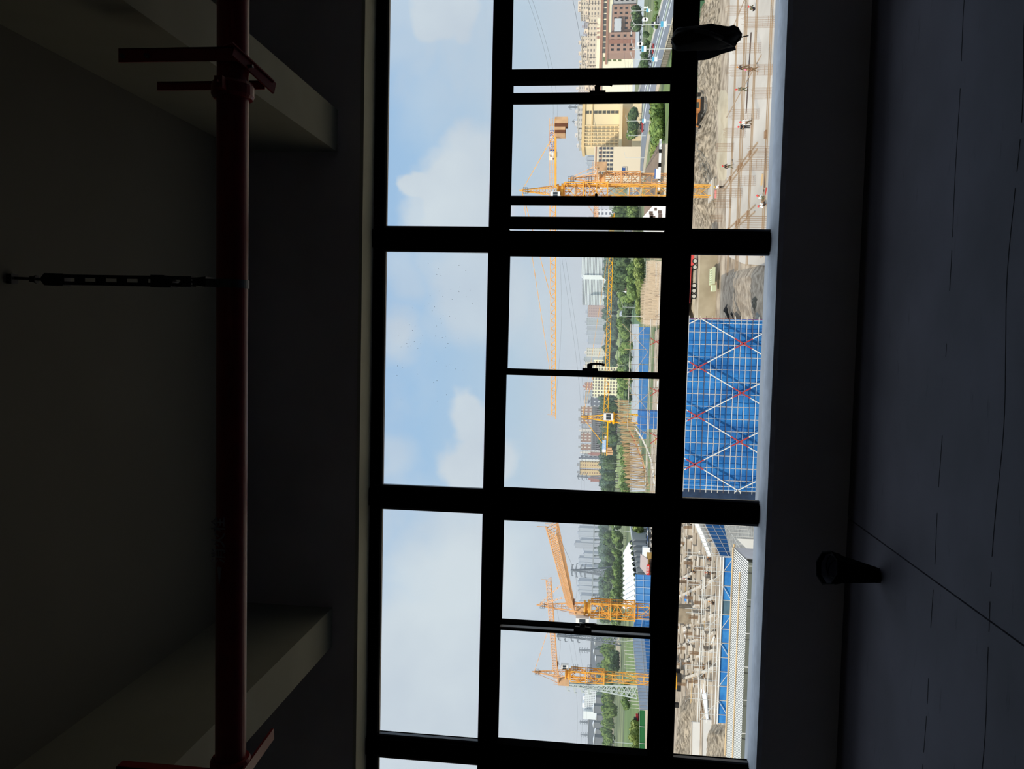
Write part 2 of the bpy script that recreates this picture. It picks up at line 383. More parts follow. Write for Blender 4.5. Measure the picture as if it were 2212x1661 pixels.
ax = wx(480, 1250, PD-PR)
MB().poly3([(ax-.022, PY-PR-.003, PZ+.02), (ax+.045, PY-PR-.003, PZ+.028), (ax+.045, PY-PR-.003, PZ+.012)], [(ax-.022, PY-PR+.01, PZ+.02), (ax+.045, PY-PR+.01, PZ+.028), (ax+.045, PY-PR+.01, PZ+.012)]).build('flow_arrow', m_white, pipe)
def angle(mb, p, q, w, leg, t=.006, sx=1):
    """an L-section between two points: one leg faces us, the other points back"""
    p = Vector(p); q = Vector(q); vertical = abs((q-p).normalized().z) > .7
    if vertical:
        mb.box((min(p.x, q.x)-w/2, p.y, min(p.z, q.z)), (min(p.x, q.x)+w/2, p.y+t, max(p.z, q.z)))
        e = p.x+sx*w/2; mb.box((min(e, e-sx*t), p.y, min(p.z, q.z)), (max(e, e-sx*t), p.y+leg, max(p.z, q.z)))
    else:
        mb.box((min(p.x, q.x), min(p.y, q.y), p.z-t), (max(p.x, q.x), max(p.y, q.y), p.z)); 
    return mb
br = thing('pipe_bracket', (wx(420, 132, PD), PY, PZ+.07), 'red angle-iron bracket holding the pipe near the right ceiling beam', 'pipe bracket')
bx = wx(400, 132, PD)
a1 = MB(); angle(a1, (bx, PY-.075, PZ-.045), (bx, PY-.075, wz(280, 132, PD)), .052, .05, sx=1); a1.build('upright', m_red, br)
a2 = MB(); angle(a2, (wx(400, 170, PD), PY+.085, wz(571, 172, PD+.08)), (wx(400, 170, PD), PY+.085, wz(338, 170, PD+.08)), .034, .05, sx=1); a2.build('upright', m_red, br)
a3 = MB(); za_, zb_ = wz(524, 120, PD), wz(568, 170, PD); a3.bar((bx+.01, PY-.082, za_), (bx-.075, PY+.11, zb_), .05, .008); a3.bar((bx+.032, PY-.082, za_+.02), (bx-.053, PY+.11, zb_+.02), .006, .05)
a3.build('cross_arm', m_red, br)
for zz in (wz(290, 133, PD), wz(342, 127, PD)):
    MB().tube((bx-.005, PY-.09, zz), (bx-.005, PY-.07, zz), .008, 8).build('bolt', m_steel, br)
MB().tube((bx-.03, PY-.02, PZ-.09), (bx-.03, PY-.02, PZ-.065), .007, 8).build('bolt', m_steel, br)
# second bracket, only its arm in sight
b2 = thing('pipe_bracket', (wx(540, 1655, PD), PY, PZ), 'red angle-iron bracket under the pipe beside the left ceiling beam', 'pipe bracket')
bx2 = wx(540, 1672, PD)
a4 = MB(); angle(a4, (bx2, PY-.075, PZ-.05), (bx2, PY-.075, PZ+.45), .052, .05, sx=1); a4.build('upright', m_red, b2)
MB().bar((bx2+.02, PY-.1, PZ-.078), (bx2+.05, PY+.24, PZ-.078), .05, .01).build('cross_arm', m_red, b2)
# ------------------------------------------------------------------ seismic hanger
hx = wx(300, 607, PD)
hg = thing('pipe_hanger', (hx, PY, CEIL), 'grey slotted steel brace hanging the red pipe from the ceiling', 'pipe hanger')
zz = lambda px: wz(px, 607, PD)
MB().box((hx-.02, PY-.02, zz(32)), (hx+.02, PY+.02, CEIL)).build('ceiling_anchor', m_dsteel, hg)
MB().tube((hx, PY, zz(102)), (hx+.004, PY, zz(28)), .006, 10).tube((hx, PY, zz(74)), (hx, PY, zz(66)), .013, 6).tube((hx, PY, zz(80)), (hx, PY, zz(77)), .017, 12).build('threaded_rod', m_dsteel, hg)
ch = MB(); z0, z1 = zz(418), zz(101); y0 = PY-.02
nslot = 7; sl_h = .045; seg = (z1-z0)/nslot
for i in range(nslot):                             # web with slots: strips left and right of each slot
    za = z0+i*seg; ch.box((hx-.020, y0, za), (hx+.020, y0+.0025, za+seg-sl_h)); ch.box((hx-.020, y0, za+seg-sl_h), (hx-.007, y0+.0025, za+seg)); ch.box((hx+.007, y0, za+seg-sl_h), (hx+.020, y0+.0025, za+seg))
ch.box((hx-.0205, y0, z0), (hx-.018, y0+.041, z1)); ch.box((hx+.018, y0, z0), (hx+.0205, y0+.041, z1))
ch.box((hx-.0205, y0+.038, z0), (hx-.011, y0+.041, z1)); ch.box((hx+.011, y0+.038, z0), (hx+.0205, y0+.041, z1))
ch.build('slotted_channel', m_dsteel, hg)
cl = MB()
cl.poly3([(hx-.024, y0-.004, zz(144)), (hx+.024, y0-.004, zz(144)), (hx+.024, y0-.004, zz(104)), (hx, y0-.004, zz(94)), (hx-.024, y0-.004, zz(104))], [(hx-.024, y0+.045, zz(144)), (hx+.024, y0+.045, zz(144)), (hx+.024, y0+.045, zz(104)), (hx, y0+.045, zz(94)), (hx-.024, y0+.045, zz(104))])
cl.build('end_clamp', m_dsteel, hg)
cl = MB(); cl.poly3([(hx-.024, y0-.004, zz(376)), (hx, y0-.004, zz(380)), (hx+.024, y0-.004, zz(360)), (hx+.024, y0-.004, zz(332)), (hx-.024, y0-.004, zz(332))], [(hx-.024, y0+.045, zz(376)), (hx, y0+.045, zz(380)), (hx+.024, y0+.045, zz(360)), (hx+.024, y0+.045, zz(332)), (hx-.024, y0+.045, zz(332))])
cl.build('end_clamp', m_dsteel, hg)
hb = MB(); hb.bar((hx, PY, zz(412)), (hx+.003, PY, zz(448)), .030, .008); hb.tube((hx-.01, PY-.03, zz(398)), (hx-.01, PY+.03, zz(398)), .008, 8)
hb.poly3([(hx-.02, PY-.03, zz(452)), (hx+.02, PY-.03, zz(452)), (hx+.014, PY-.03, zz(424)), (hx-.014, PY-.03, zz(424))], [(hx-.02, PY+.03, zz(452)), (hx+.02, PY+.03, zz(452)), (hx+.014, PY+.03, zz(424)), (hx-.014, PY+.03, zz(424))])
hb.tube((hx, PY-.036, zz(438)), (hx, PY+.036, zz(438)), .010, 8); hb.build('swivel', m_dsteel, hg)
cb = MB(); n = 32; vs = []; fs = []
for r, dx in ((.061, -.016), (.0645, -.016), (.0645, .016), (.061, .016)):
    for i in range(n): t = 2*math.pi*i/n; vs.append((hx-.006+dx, PY+r*math.cos(t), PZ+r*math.sin(t)))
for k in range(3):
    for i in range(n): fs.append((k*n+i, k*n+(i+1) % n, (k+1)*n+(i+1) % n, (k+1)*n+i))
cb.add(vs, fs); cb.box((hx-.02, PY-.03, PZ+.058), (hx+.012, PY+.03, PZ+.095)); cb.build('pipe_clamp', m_steel, hg, smooth=False)
# ------------------------------------------------------------------ black bucket on the floor
bk = gnd(1900, 1243, 0); m_bk = mat('bucket_black', (7, 7, 8), .85, spec=.05)
bin_ = thing('bucket', (bk.x, bk.y, 0), 'small octagonal black bucket with wire rim standing on the floor by the wall', 'bucket')
prof = [(.050, .004), (.054, .02), (.094, .300), (.100, .300), (.108, .36), (.112, .375), (.104, .375), (.098, .33), (.088, .29), (.048, .012)]
MB().lathe(prof, 8, (bk.x, bk.y, 0)).build('body', m_bk, bin_)
MB().lathe([(.097, .345), (.086, .285), (.052, .02), (.001, .016)], 8, (bk.x, bk.y, 0)).build('lining', mat('bucket_inside_lit', (120, 120, 132), .6), bin_)  # inside coloured grey for the light falling into the black bucket
bin_.location.z = .018; bin_.scale = (.86, .86, .86); bin_.rotation_euler = (R(20), R(11), 0)
MB().prism([(bk.x+.05*math.cos(i*math.pi/4), bk.y+.05*math.sin(i*math.pi/4)) for i in range(8)], .002, .010).build('base', m_bk, bin_)
for s in (-1, 1):
    wr = MB()
    pts = [(bk.x+s*.02+.075*math.cos(t), bk.y+.075*math.sin(t), .33+.012*s) for t in [i*math.pi/10 for i in range(21)]]
    wr.path(pts, .004)
    wr.build('wire_ring', mat('wire', (10, 10, 11), .7), bin_)
# ------------------------------------------------------------------ black jacket hung on the lower rail
def jacket():
    sec = [(1451, 84, 93), (1457, 66, 106), (1463, 60, 110), (1475, 58, 110), (1500, 56, 109), (1507, 55, 109), (1520, 53, 108), (1535, 50, 108), (1548, 54, 107), (1562, 58, 105), (1573, 60, 102), (1582, 57, 101), (1588, 60, 100), (1592, 61, 93), (1597, 70, 86), (1600, 78, 84)]
    n = 28; vs = []; fs = []; dd = 5.33
    for k, (px, ya, yb) in enumerate(sec):
        a = at(px, ya, dd); b = at(px, yb, dd)
        th = .028+.045*min(1, k/5)*(1 if k < 12 else .6)
        for i in range(n):
            t = 2*math.pi*i/n; u = math.cos(t); s = math.sin(t)
            c = (a+b)/2+(b-a)/2*u
            fold = .010*math.sin(6*u+px*.03)+.007*math.sin(13*u+px*.07)
            yy = s*th*(1-.25*u*u)+fold*(1 if s < 0 else .4)
            vs.append((c.x, c.y+yy, c.z+.004*math.sin(5*t+k)))
    for k in range(len(sec)-1):
        for i in range(n): fs.append((k*n+i, k*n+(i+1) % n, (k+1)*n+(i+1) % n, (k+1)*n+i))
    fs += [tuple(range(n)), tuple(range((len(sec)-1)*n, len(sec)*n))]
    j = thing('jacket', at(1460, 85, dd), 'black jacket hanging bunched over the window rail, top right', 'jacket')
    mj = mat('black_cloth', (13, 13, 16), .85, var=.3, scale=30, bump=.3)
    MB().add(vs, fs).build('body', mj, j, smooth=True)
    sl_ = MB(); p = [at(1500, 66, dd-.06), at(1530, 72, dd-.07), at(1562, 84, dd-.07), at(1586, 98, dd-.05)]
    for a, b, w0, w1 in zip(p[:-1], p[1:], (.05, .06, .05), (.06, .05, .03)): sl_.bar(a, b, w0, .03, n=8, w2=w1)
    sl_.build('sleeve', mj, j, smooth=True)
    q = [(1505, 106), (1505, 131), (1522, 130), (1540, 125), (1558, 117), (1575, 112), (1590, 108), (1588, 100), (1560, 104), (1530, 106)]
    MB().poly3([at(a, b, dd+.05) for a, b in q], [at(a, b, dd+.062) for a, b in q]).build('lining', mat('grey_lining', (84, 88, 96), .6, var=.25, scale=14), j)
    MB().path([at(1598, 82, dd), at(1606, 79, dd), at(1617, 77, dd)], .005).build('drawcord', mj, j)
jacket()
# ------------------------------------------------------------------ the rest of our own building (only its shadow shows)
m_conc = mat('outer_concrete', (150, 148, 142), .9, var=.08, scale=.3)
ob = MB(); ob.box((-24, -30, CEIL+.3), (26, .12, CEIL+9)); ob.box((-24, -30, ZG), (26, .12, -.3))
ob.box((-24, -30, -.3), (XL-.25, .12, CEIL+.3)); ob.box((XR+.25, -30, -.3), (26, .12, CEIL+.3)); ob.box((XL-.25, -30, -.3), (XR+.25, YB-.3, CEIL+.3))
struct('wall_outer', ob, m_conc)
# ================================================================== ground outside
def gp(px, py, dz=0.0): p = gnd(px, py); return (p.x, p.y, ZG+dz)
def patch(name, pxs, m, dz, th=.3, kind='structure', **k):
    lo = [gp(a, b, dz-th) for a, b in pxs]; hi = [gp(a, b, dz) for a, b in pxs]
    return MB().poly3(lo, hi).build(name, m, kind=kind, **k)
def strip(name, far, near, m, dz, th=.2, **k):
    mb = MB()
    for i in range(len(far)-1):
        q = [far[i], far[i+1], near[i+1], near[i]]
        mb.poly3([gp(a, b, dz-th) for a, b in q], [gp(a, b, dz) for a, b in q])
    return mb.build(name, m, kind='structure', **k)
m_earth = mat('bare_earth', (124, 108, 90), .95, rgb2=(172, 156, 136), scale=.35, detail=12, bump=.4)
m_grass = mat('rough_grass', (70, 82, 54), .95, rgb2=(120, 126, 86), scale=.035, detail=12)
m_lawn = mat('mown_grass', (84, 104, 56), .95, rgb2=(106, 122, 70), scale=.03, detail=5)
m_yfield = mat('yellow_green_field', (128, 146, 84), .95, rgb2=(152, 162, 104), scale=.03, detail=6)
m_slab = mat('pale_cast_slab', (160, 150, 138), .9, rgb2=(190, 180, 168), scale=.07, detail=9, stretch=(1.4, .5, 1))
m_road = mat('asphalt', (112, 116, 122), .9, var=.08, scale=.2)
m_kerb = mat('kerb_pale', (182, 174, 162), .9)
m_tan = mat('sandy_path', (178, 164, 140), .95, rgb2=(156, 142, 118), scale=.3, detail=8)
m_drain = mat('dark_brown_soil', (98, 84, 70), .95, rgb2=(136, 118, 98), scale=.5, detail=10)  # darker brown soil for ditch sides and trenches
MB().box((-900, .13, ZG-3), (900, 330, ZG)).build('ground', m_earth, kind='structure')
MB().box((-4500, 330, ZG-3), (3500, 8000, ZG)).build('field', m_grass, kind='structure')
patch('field', [(1468, -140), (1470, 540), (1436, 556), (1432, 705), (1404, 722), (1404, 1062), (1398, 1100), (1396, 1760), (1378, 1760), (1378, -140)], m_grass, .05)
# pale cast slab in front of the crane
patch('ground', [(1584, -150), (1572, 480), (1574, 553), (1612, 570), (1860, 590), (1900, -170)], m_slab, .35, .5)
# fields beyond
patch('field', [(1325, 600), (1322, 880), (1338, 890), (1338, 600)], m_yfield, .08)
patch('field', [(1322, 960), (1326, 1056), (1344, 1056), (1342, 960)], m_yfield, .08)
patch('lawn', [(1352, 1480), (1346, 1640), (1392, 1700), (1392, 1500), (1380, 1385), (1352, 1385)], m_lawn, .09)
patch('lawn', [(1340, 565), (1338, 640), (1362, 640), (1366, 565)], mat('park_grass', (84, 108, 78), .95, var=.1, scale=.05), .09)
patch('lawn', [(1356, 640), (1354, 715), (1384, 720), (1384, 650)], MATS['park_grass'], .10)
patch('lawn', [(1345, 820), (1347, 905), (1364, 905), (1364, 820)], mat('sports_green', (124, 142, 116), .95, var=.05, scale=.05), .10)
patch('path', [(1364, 700), (1364, 920), (1381, 920), (1381, 700)], mat('grey_paving', (160, 162, 164), .9, var=.05, scale=.1), .12)
patch('path', [(1360, 955), (1362, 1062), (1394, 1062), (1388, 990), (1380, 955)], MATS['grey_paving'], .12)
patch('path', [(1362, 1100), (1366, 1175), (1382, 1244), (1393, 1244), (1386, 1175), (1379, 1100)], MATS['grey_paving'], .13)
patch('path', [(1330, 1375), (1333, 1440), (1341, 1440), (1338, 1375)], m_tan, .12)
patch('path', [(1316, 1470), (1312, 1640), (1326, 1640), (1326, 1470)], mat('brown_field', (142, 126, 100), .95, rgb2=(120, 120, 84), scale=.04), .10)
patch('path', [(1393, 1534), (1393, 1720), (1408, 1720), (1408, 1534)], m_tan, .14)
# dual carriageway
FAR = [(1437, -60), (1434, 0), (1408, 100), (1392, 156), (1376, 227), (1367, 300), (1361, 380), (1357, 440), (1352, 475), (1346, 560)]
NEAR = [(1488, -60), (1463, 0), (1437, 100), (1425, 156), (1409, 227), (1397, 300), (1387, 380), (1378, 440), (1369, 475), (1356, 560)]
strip('road', FAR, NEAR, m_road, .18)
def lerp2(A, B, t): return [(a[0]+(b[0]-a[0])*t, a[1]+(b[1]-a[1])*t) for a, b in zip(A, B)]
m_line = mat('lane_paint', (226, 228, 230), .8)
for t in (.30, .62): strip('road', lerp2(FAR, NEAR, t), lerp2(FAR, NEAR, t+.022), m_line, .23, .05)
strip('road', lerp2(FAR, NEAR, .46), lerp2(FAR, NEAR, .51), mat('median_kerb', (170, 178, 160), .9), .42, .3)
strip('path', lerp2(FAR, NEAR, 1.02), lerp2(FAR, NEAR, 1.22), m_tan, .20)
strip('road', lerp2(FAR, NEAR, -.12), lerp2(FAR, NEAR, 0), m_kerb, .24)
patch('lawn', [(1452, 110), (1443, 156), (1425, 227), (1412, 270), (1405, 345), (1426, 345), (1440, 270), (1452, 227), (1470, 156), (1470, 110)], m_lawn, .16)
patch('lawn', [(1416, 0), (1400, 90), (1412, 90), (1432, 0)], m_lawn, .16)
patch('path', [(1514, 60), (1531, -80), (1545, -80), (1524, 60)], m_tan, .25)
patch('plaza', [(1380, -140), (1378, 0), (1374, 60), (1366, 100), (1359, 156), (1359, 215), (1370, 215), (1374, 156), (1385, 126), (1389, 60), (1392, 0), (1396, -140)], mat('plaza_grey', (166, 170, 172), .85, var=.04, scale=.1), .12)
# white sheeted drain ditch and its dark brown side, left part of the site
strip('ground', [(1477, 1360), (1500, 1430), (1518, 1490), (1530, 1560)], [(1483, 1360), (1506, 1430), (1528, 1490), (1534, 1560)], mat('white_sheeting', (226, 226, 226), .6, var=.08, scale=1), .3)
strip('ground', [(1463, 1265), (1470, 1340), (1490, 1380), (1508, 1450)], [(1476, 1260), (1490, 1330), (1502, 1375), (1516, 1445)], m_drain, .12)
strip('ground', [(1474, 1510), (1464, 1600), (1462, 1700)], [(1486, 1505), (1474, 1600), (1470, 1700)], m_drain, .14)
strip('ground', [(1499, 1115), (1522, 1160), (1539, 1204)], [(1508, 1112), (1530, 1158), (1546, 1200)], mat('pale_concrete', (214, 208, 198), .9, var=.05, scale=.5), .8, .8)
strip('ground', [(1520, 1125), (1548, 1180), (1560, 1210)], [(1660, 1110), (1640, 1165), (1640, 1215)], mat('shaded_gravel', (112, 110, 106), .95, rgb2=(150, 148, 142), scale=1.2, detail=8), .15)  # gravel colour darkened for the shade lying on it

# ================================================================== earth heaps (rubble nobody could count)
m_heap = mat('turned_earth', (90, 78, 62), .95, rgb2=(166, 150, 128), scale=.9, detail=12, bump=.8)
def heap(pxs, h, label, m=m_heap, n=26, rough=.5, seed=0):
    """a lumpy bank of soil over a four-cornered patch of ground"""
    q = [Vector(gp(a, b)) for a, b in pxs]; nx = n*2; vs = []; fs = []
    for j in range(n+1):
        for i in range(nx+1):
            u = i/nx; v = j/n
            p = (q[0]*(1-u)+q[1]*u)*(1-v)+(q[3]*(1-u)+q[2]*u)*v
            e = min(1, 5*u, 5*(1-u))*min(1, 3.5*v, 3.5*(1-v))
            z = h*e*(.55+.45*mnoise.noise(Vector((p.x*.12, p.y*.12, seed)))+rough*.5*mnoise.noise(Vector((p.x*.7, p.y*.7, seed+5)))+rough*.3*mnoise.noise(Vector((p.x*2.1, p.y*2.1, seed+9))))
            vs.append((p.x, p.y, ZG-.1+max(0, z)+.15*e))
    for j in range(n):
        for i in range(nx): a = j*(nx+1)+i; fs.append((a, a+1, a+nx+2, a+nx+1))
    o = MB().add(vs, fs).build('rubble', m, smooth=True); o['kind'] = 'stuff'; o['label'] = label; o['category'] = 'earth heap'
heap([(1517, -90), (1506, 250), (1560, 250), (1556, -90)], 2.6, 'long brown bank of dug earth with stones, right end by the green fence', n=36, seed=1)
heap([(1503, 225), (1500, 500), (1546, 500), (1550, 225)], 3.0, 'grey brown earth bank around the yellow crane base', n=36, seed=2)
heap([(1552, 190), (1548, 395), (1572, 395), (1574, 190)], 1.0, 'low tan ridge of loose soil along the edge of the pale slab', m=m_tan, n=14, seed=3)
heap([(1475, 565), (1478, 690), (1530, 700), (1530, 580)], 1.2, 'sandy wheel-tracked ground under the red truck', m=m_tan, n=20, rough=.3, seed=4)
heap([(1558, 590), (1558, 690), (1700, 700), (1690, 560)], 1.0, 'shaded stony ground beside the blue netted scaffold', m=mat('stony_soil', (118, 104, 88), .95, rgb2=(164, 150, 132), scale=.8, detail=12, bump=.7), n=24, seed=5)
heap([(1470, 1500), (1462, 1660), (1500, 1660), (1505, 1500)], 1.8, 'brown earth bank at the far side of the left pit', n=22, seed=6)
heap([(1530, 1560), (1520, 1680), (1572, 1680), (1575, 1565)], 1.4, 'stony tan soil beyond the left end of the blue panels', m=m_heap, n=22, seed=7)
heap([(1452, 1120), (1452, 1400), (1470, 1400), (1480, 1120)], 1.6, 'churned soil at the far edge of the foundation pit', n=22, seed=8)
# ================================================================== tower cranes
m_yel = mat('crane_yellow', (228, 166, 70), .5, var=.1, scale=.5)
m_yel2 = mat('crane_bright_yellow', (246, 178, 22), .5)
m_org = mat('crane_weathered_orange', (216, 162, 108), .55, var=.12, scale=.5)
m_brn = mat('crane_rust_brown', (104, 66, 46), .7, var=.15, scale=.6)
m_cab = mat('cab_white', (226, 226, 224), .5)
m_cglass = mat('cab_glass', (44, 52, 58), .15, spec=.8)
m_blue = mat('sign_blue', (44, 92, 168), .5)
m_wh = mat('sign_white', (238, 240, 242), .5)
m_wire = mat('wire_rope', (98, 98, 104), .5)
m_cwt = mat('counterweight_tan', (196, 160, 124), .8, var=.15, scale=.6)
m_rail = mat('rail_grey', (86, 92, 100), .5)
def lattice_mast(mb, x, y, z0, z1, w, sec=2.6, chord=.17, web=.09):
    h = w/2; cs = [(x-h, y-h), (x+h, y-h), (x+h, y+h), (x-h, y+h)]
    for c in cs: mb.bar((*c, z0), (*c, z1), chord)
    n = max(1, round((z1-z0)/sec)); dz = (z1-z0)/n
    for k in range(n):
        za, zb = z0+k*dz, z0+(k+1)*dz
        for i in range(4):
            a, b = cs[i], cs[(i+1) % 4]
            mb.bar((*a, zb), (*b, zb), web*1.2)
            mid = ((a[0]+b[0])/2, (a[1]+b[1])/2)
            if (k+i) % 2: mb.bar((*a, za), (*b, zb), web)
            else: mb.bar((*b, za), (*a, zb), web)
            mb.bar((*mid, (za+zb)/2), (*mid, zb), web*.7)
def lattice_jib(mb, p, q, w, h, sec=1.9, chord=.12, web=.05, taper=.8):
    """triangular jib: two bottom chords, one top chord"""
    p = Vector(p); q = Vector(q); d = (q-p); Lg = d.length; d.normalize(); s = Vector((-d.y, d.x, 0)); up = Vector((0, 0, 1))
    n = max(2, round(Lg/sec)); P = []
    for k in range(n+1):
        t = k/n; c = p+d*Lg*t; hh = h*(1-(1-taper)*t)
        P.append((c+s*w/2, c-s*w/2, c+up*hh))
    for a, b in zip(P[:-1], P[1:]):
        mb.bar(a[0], b[0], chord); mb.bar(a[1], b[1], chord); mb.bar(a[2], b[2], chord*1.1)
        m2 = (a[2]+b[2])/2
        for i in (0, 1): mb.bar(a[i], m2, web); mb.bar(m2, b[i], web)
        mb.bar(a[0], b[1], web*.8); mb.bar(b[0], b[1], web)
def basket(mb, c, w, d, h, t=.05):
    x, y, z = c
    for zz in (z, z+h*.5, z+h):
        for a, b in (((-1, -1), (1, -1)), ((1, -1), (1, 1)), ((1, 1), (-1, 1)), ((-1, 1), (-1, -1))):
            mb.bar((x+a[0]*w/2, y+a[1]*d/2, zz), (x+b[0]*w/2, y+b[1]*d/2, zz), t)
    for a in (-1, 0, 1):
        for b in (-1, 1): mb.bar((x+a*w/2, y+b*d/2, z), (x+a*w/2, y+b*d/2, z+h), t)
    mb.box((x-w/2, y-d/2, z-.04), (x+w/2, y+d/2, z))
def tower_crane(label, X, Y, zslew, jib_tip, jlen, clen, apex, mast_w=1.9, col=None, cab_side=-1, ncw=3, cwdrop=2.6, jibh=1.15, sign=None, base=None, ties=(.35, .72), mastcol=None, collar=0, jibw=1.2, tip_extra=True, cabscale=1.0, cjz=0.0, web=.06, flags=0):
    """zslew height of the slewing ring; jib_tip direction point; all in world metres"""
    col = col or m_yel; mc = mastcol or col; zb = base if base is not None else ZG
    t = thing('tower_crane', (X, Y, zb), label, 'tower crane')
    d = Vector((jib_tip[0]-X, jib_tip[1]-Y, 0)).normalized(); s = Vector((-d.y, d.x, 0)); O = Vector((X, Y, 0))
    m = MB(); lattice_mast(m, X, Y, zb, zslew-1.6, mast_w); m.build('mast', mc, t)
    if collar:
        c = MB(); zc = zslew-1.8
        lattice_mast(c, X, Y, zc-collar, zc, mast_w+.75, sec=2.0, chord=.2, web=.11)
        for zz in (zc-collar, zc-collar*.45): c.box((X-mast_w*.62-.3, Y-mast_w*.62-.3, zz-.12), (X+mast_w*.62+.3, Y+mast_w*.62+.3, zz+.12))
        c.build('climbing_frame', mc, t)
        for zz, sd in ((zc-collar*.2, 1), (zc-collar*.62, 1), (zc-collar*.62, -1)):
            b = MB(); basket(b, (X+sd*(mast_w*.5+.95), Y-.3, zz), 1.2, 1.6, 1.05); b.build('platform', m_rail, t)
    sl_ = MB(); sl_.lathe([(.01, -1.6), (mast_w*.72, -1.6), (mast_w*.72, -1.2), (mast_w*.5, -1.15), (mast_w*.5, -.7), (mast_w*.66, -.65), (mast_w*.66, -.3), (.01, -.3)], 16, (X, Y, zslew))
    sl_.build('slewing_ring', mc, t)
    hd = MB(); a = O+Vector((0, 0, zslew-.3)); top = O+Vector((0, 0, apex)); r = mast_w*.42
    base_pts = [a+d*r+s*r, a+d*r-s*r, a-d*r-s*r, a-d*r+s*r]; hgt = apex-zslew
    kk = 6
    for bp in base_pts: hd.bar(bp, top+(bp-a)*.12, .15)
    for k in range(1, kk):
        f0, f1 = (k-1)/kk, k/kk
        L0 = [bp+(top+(bp-a)*.12-bp)*f0 for bp in base_pts]; L1 = [bp+(top+(bp-a)*.12-bp)*f1 for bp in base_pts]
        for i in range(4): hd.bar(L1[i], L1[(i+1) % 4], .08); hd.bar(L0[i], L1[(i+1) % 4], .07)
    hd.bar(top-Vector((0, 0, .1)), top+Vector((0, 0, .5)), .25)
    hd.build('tower_head', col, t)
    pb = MB(); basket(pb, (X, Y, apex-1.2), 1.1, 1.1, .9, .04); pb.build('platform', m_rail, t)
    jr = O+d*(mast_w*.5)+Vector((0, 0, zslew+cjz)); jt = jr+d*jlen
    jb = MB(); lattice_jib(jb, jr, jt, jibw, jibh, web=web); jo = jb.build('jib', col, t)
    if tip_extra:
        te = MB(); te.bar(jt, jt+d*1.1, .14); te.bar(jt+Vector((0, 0, .1)), jt+Vector((0, 0, jibh+.7)), .06); te.bar(jt+d*.2+s*.3, jt+d*.2+s*.3+Vector((0, 0, 1.3)), .04); te.build('tip_frame', col, t)
    tr = MB(); tr.box((-.5, -.5, -.25), (.5, .5, .05)); tp = jr+d*jlen*.11-Vector((0, 0, .15))
    tb = MB(); tb.bar(tp+s*.6, tp-s*.6, .5, .3); tb.bar(tp-Vector((0, 0, .1)), tp-Vector((0, 0, .5)), .12)
    tb.build('trolley', m_brn, t)
    for f in ties:
        q = jr+d*jlen*f+Vector((0, 0, jibh*.95)); tt = MB(); tt.bar(top+s*.15, q+s*.15, .05); tt.bar(top-s*.15, q-s*.15, .05)
        n_ = 7
        for i in range(1, n_): c_ = top+(q-top)*i/n_; tt.bar(c_-(q-top).normalized()*.35, c_+(q-top).normalized()*.35, .13)
        tt.build('jib_tie', col if web > .05 else m_wire, t)
    rp = MB(); q = jr+d*jlen*.97+Vector((0, 0, .2)); pts = []
    for i in range(13): u = i/12; pts.append((jr+d*2)+(q-jr-d*2)*u-Vector((0, 0, 1.4*math.sin(math.pi*u))))
    rp.path(pts, .035, 3); rp.build('hoist_rope', m_wire, t)
    ca = O-d*(mast_w*.4)+Vector((0, 0, zslew+cjz)); cb = ca-d*clen
    cj = MB(); cj.bar(ca+s*.7, cb+s*.7, .16, .34); cj.bar(ca-s*.7, cb-s*.7, .16, .34)
    for i in range(int(clen/1.2)+1): c_ = ca-d*1.2*i; cj.bar(c_+s*.7, c_-s*.7, .08)
    for sg in (-1, 1):
        for zz in (.6, 1.15): cj.bar(ca+s*.75*sg+Vector((0, 0, zz)), cb+s*.75*sg+Vector((0, 0, zz)), .045)
        for i in range(int(clen/1.5)+1): c_ = ca-d*1.5*i+s*.75*sg; cj.bar(c_, c_+Vector((0, 0, 1.15)), .045)
    cj.build('counter_jib', col, t)
    ct = MB()
    for sg in (-1, 1): ct.bar(top+s*.15*sg, ca-d*clen*.78+s*.6*sg+Vector((0, 0, .2)), .09)
    ct.build('counter_tie', col if web > .05 else m_brn, t)
    wb = MB(); w0 = ca-d*clen*.45+Vector((0, 0, .2)); wb.bar(w0-d*.9, w0+d*.1, .9, 1.0); wb.build('winch_box', m_cab, t)
    for i in range(ncw):
        c_ = cb+d*(.5+.62*i); z1 = c_.z+.1; z0 = z1-cwdrop*(1 if i < 2 else .82)
        w_ = MB(); w_.bar((c_.x, c_.y, z0), (c_.x, c_.y, z1), 1.7*abs(s.x)+.5*abs(d.x)+.001, 1.7*abs(s.y)+.5*abs(d.y)+.001, up=(0, 1, 0))
        w_.build('counterweight', m_cwt if i % 2 == 0 or ncw < 4 else m_brn, t)
    # cab beside the tower head
    cc = O+s*cab_side*(mast_w*.5+.75)*cabscale+d*.55+Vector((0, 0, zslew-.1)); k_ = cabscale
    cbm = MB(); cbm.bar(cc-Vector((0, 0, .95*k_)), cc+Vector((0, 0, .95*k_)), 1.35*k_, 1.6*k_, up=(0, 1, 0)); cab_ = cbm.build('cab', m_cab, t)
    cg = MB(); cg.bar(cc-Vector((.30*k_, .82*k_, .45*k_)), cc-Vector((.30*k_, .82*k_, -.45*k_)), .5*k_, .04, up=(0, 1, 0)); cg.bar(cc-Vector((-.32*k_, .82*k_, .45*k_)), cc-Vector((-.32*k_, .82*k_, -.45*k_)), .5*k_, .04, up=(0, 1, 0))
    cg.build('cab_window', m_cglass, cab_)
    if sign:
        for (x0, x1, z0, z1, yy, mm, txts) in sign:
            so_ = MB().box((min(x0, x1), yy, z0), (max(x0, x1), yy+.06, z1)).build('sign', mm, t)
            for body, size, cx, cz, tm in txts:
                text_part('lettering', body, size, Matrix.Translation((cx, yy-.03, cz)) @ FACE_US, tm, t)
    return t
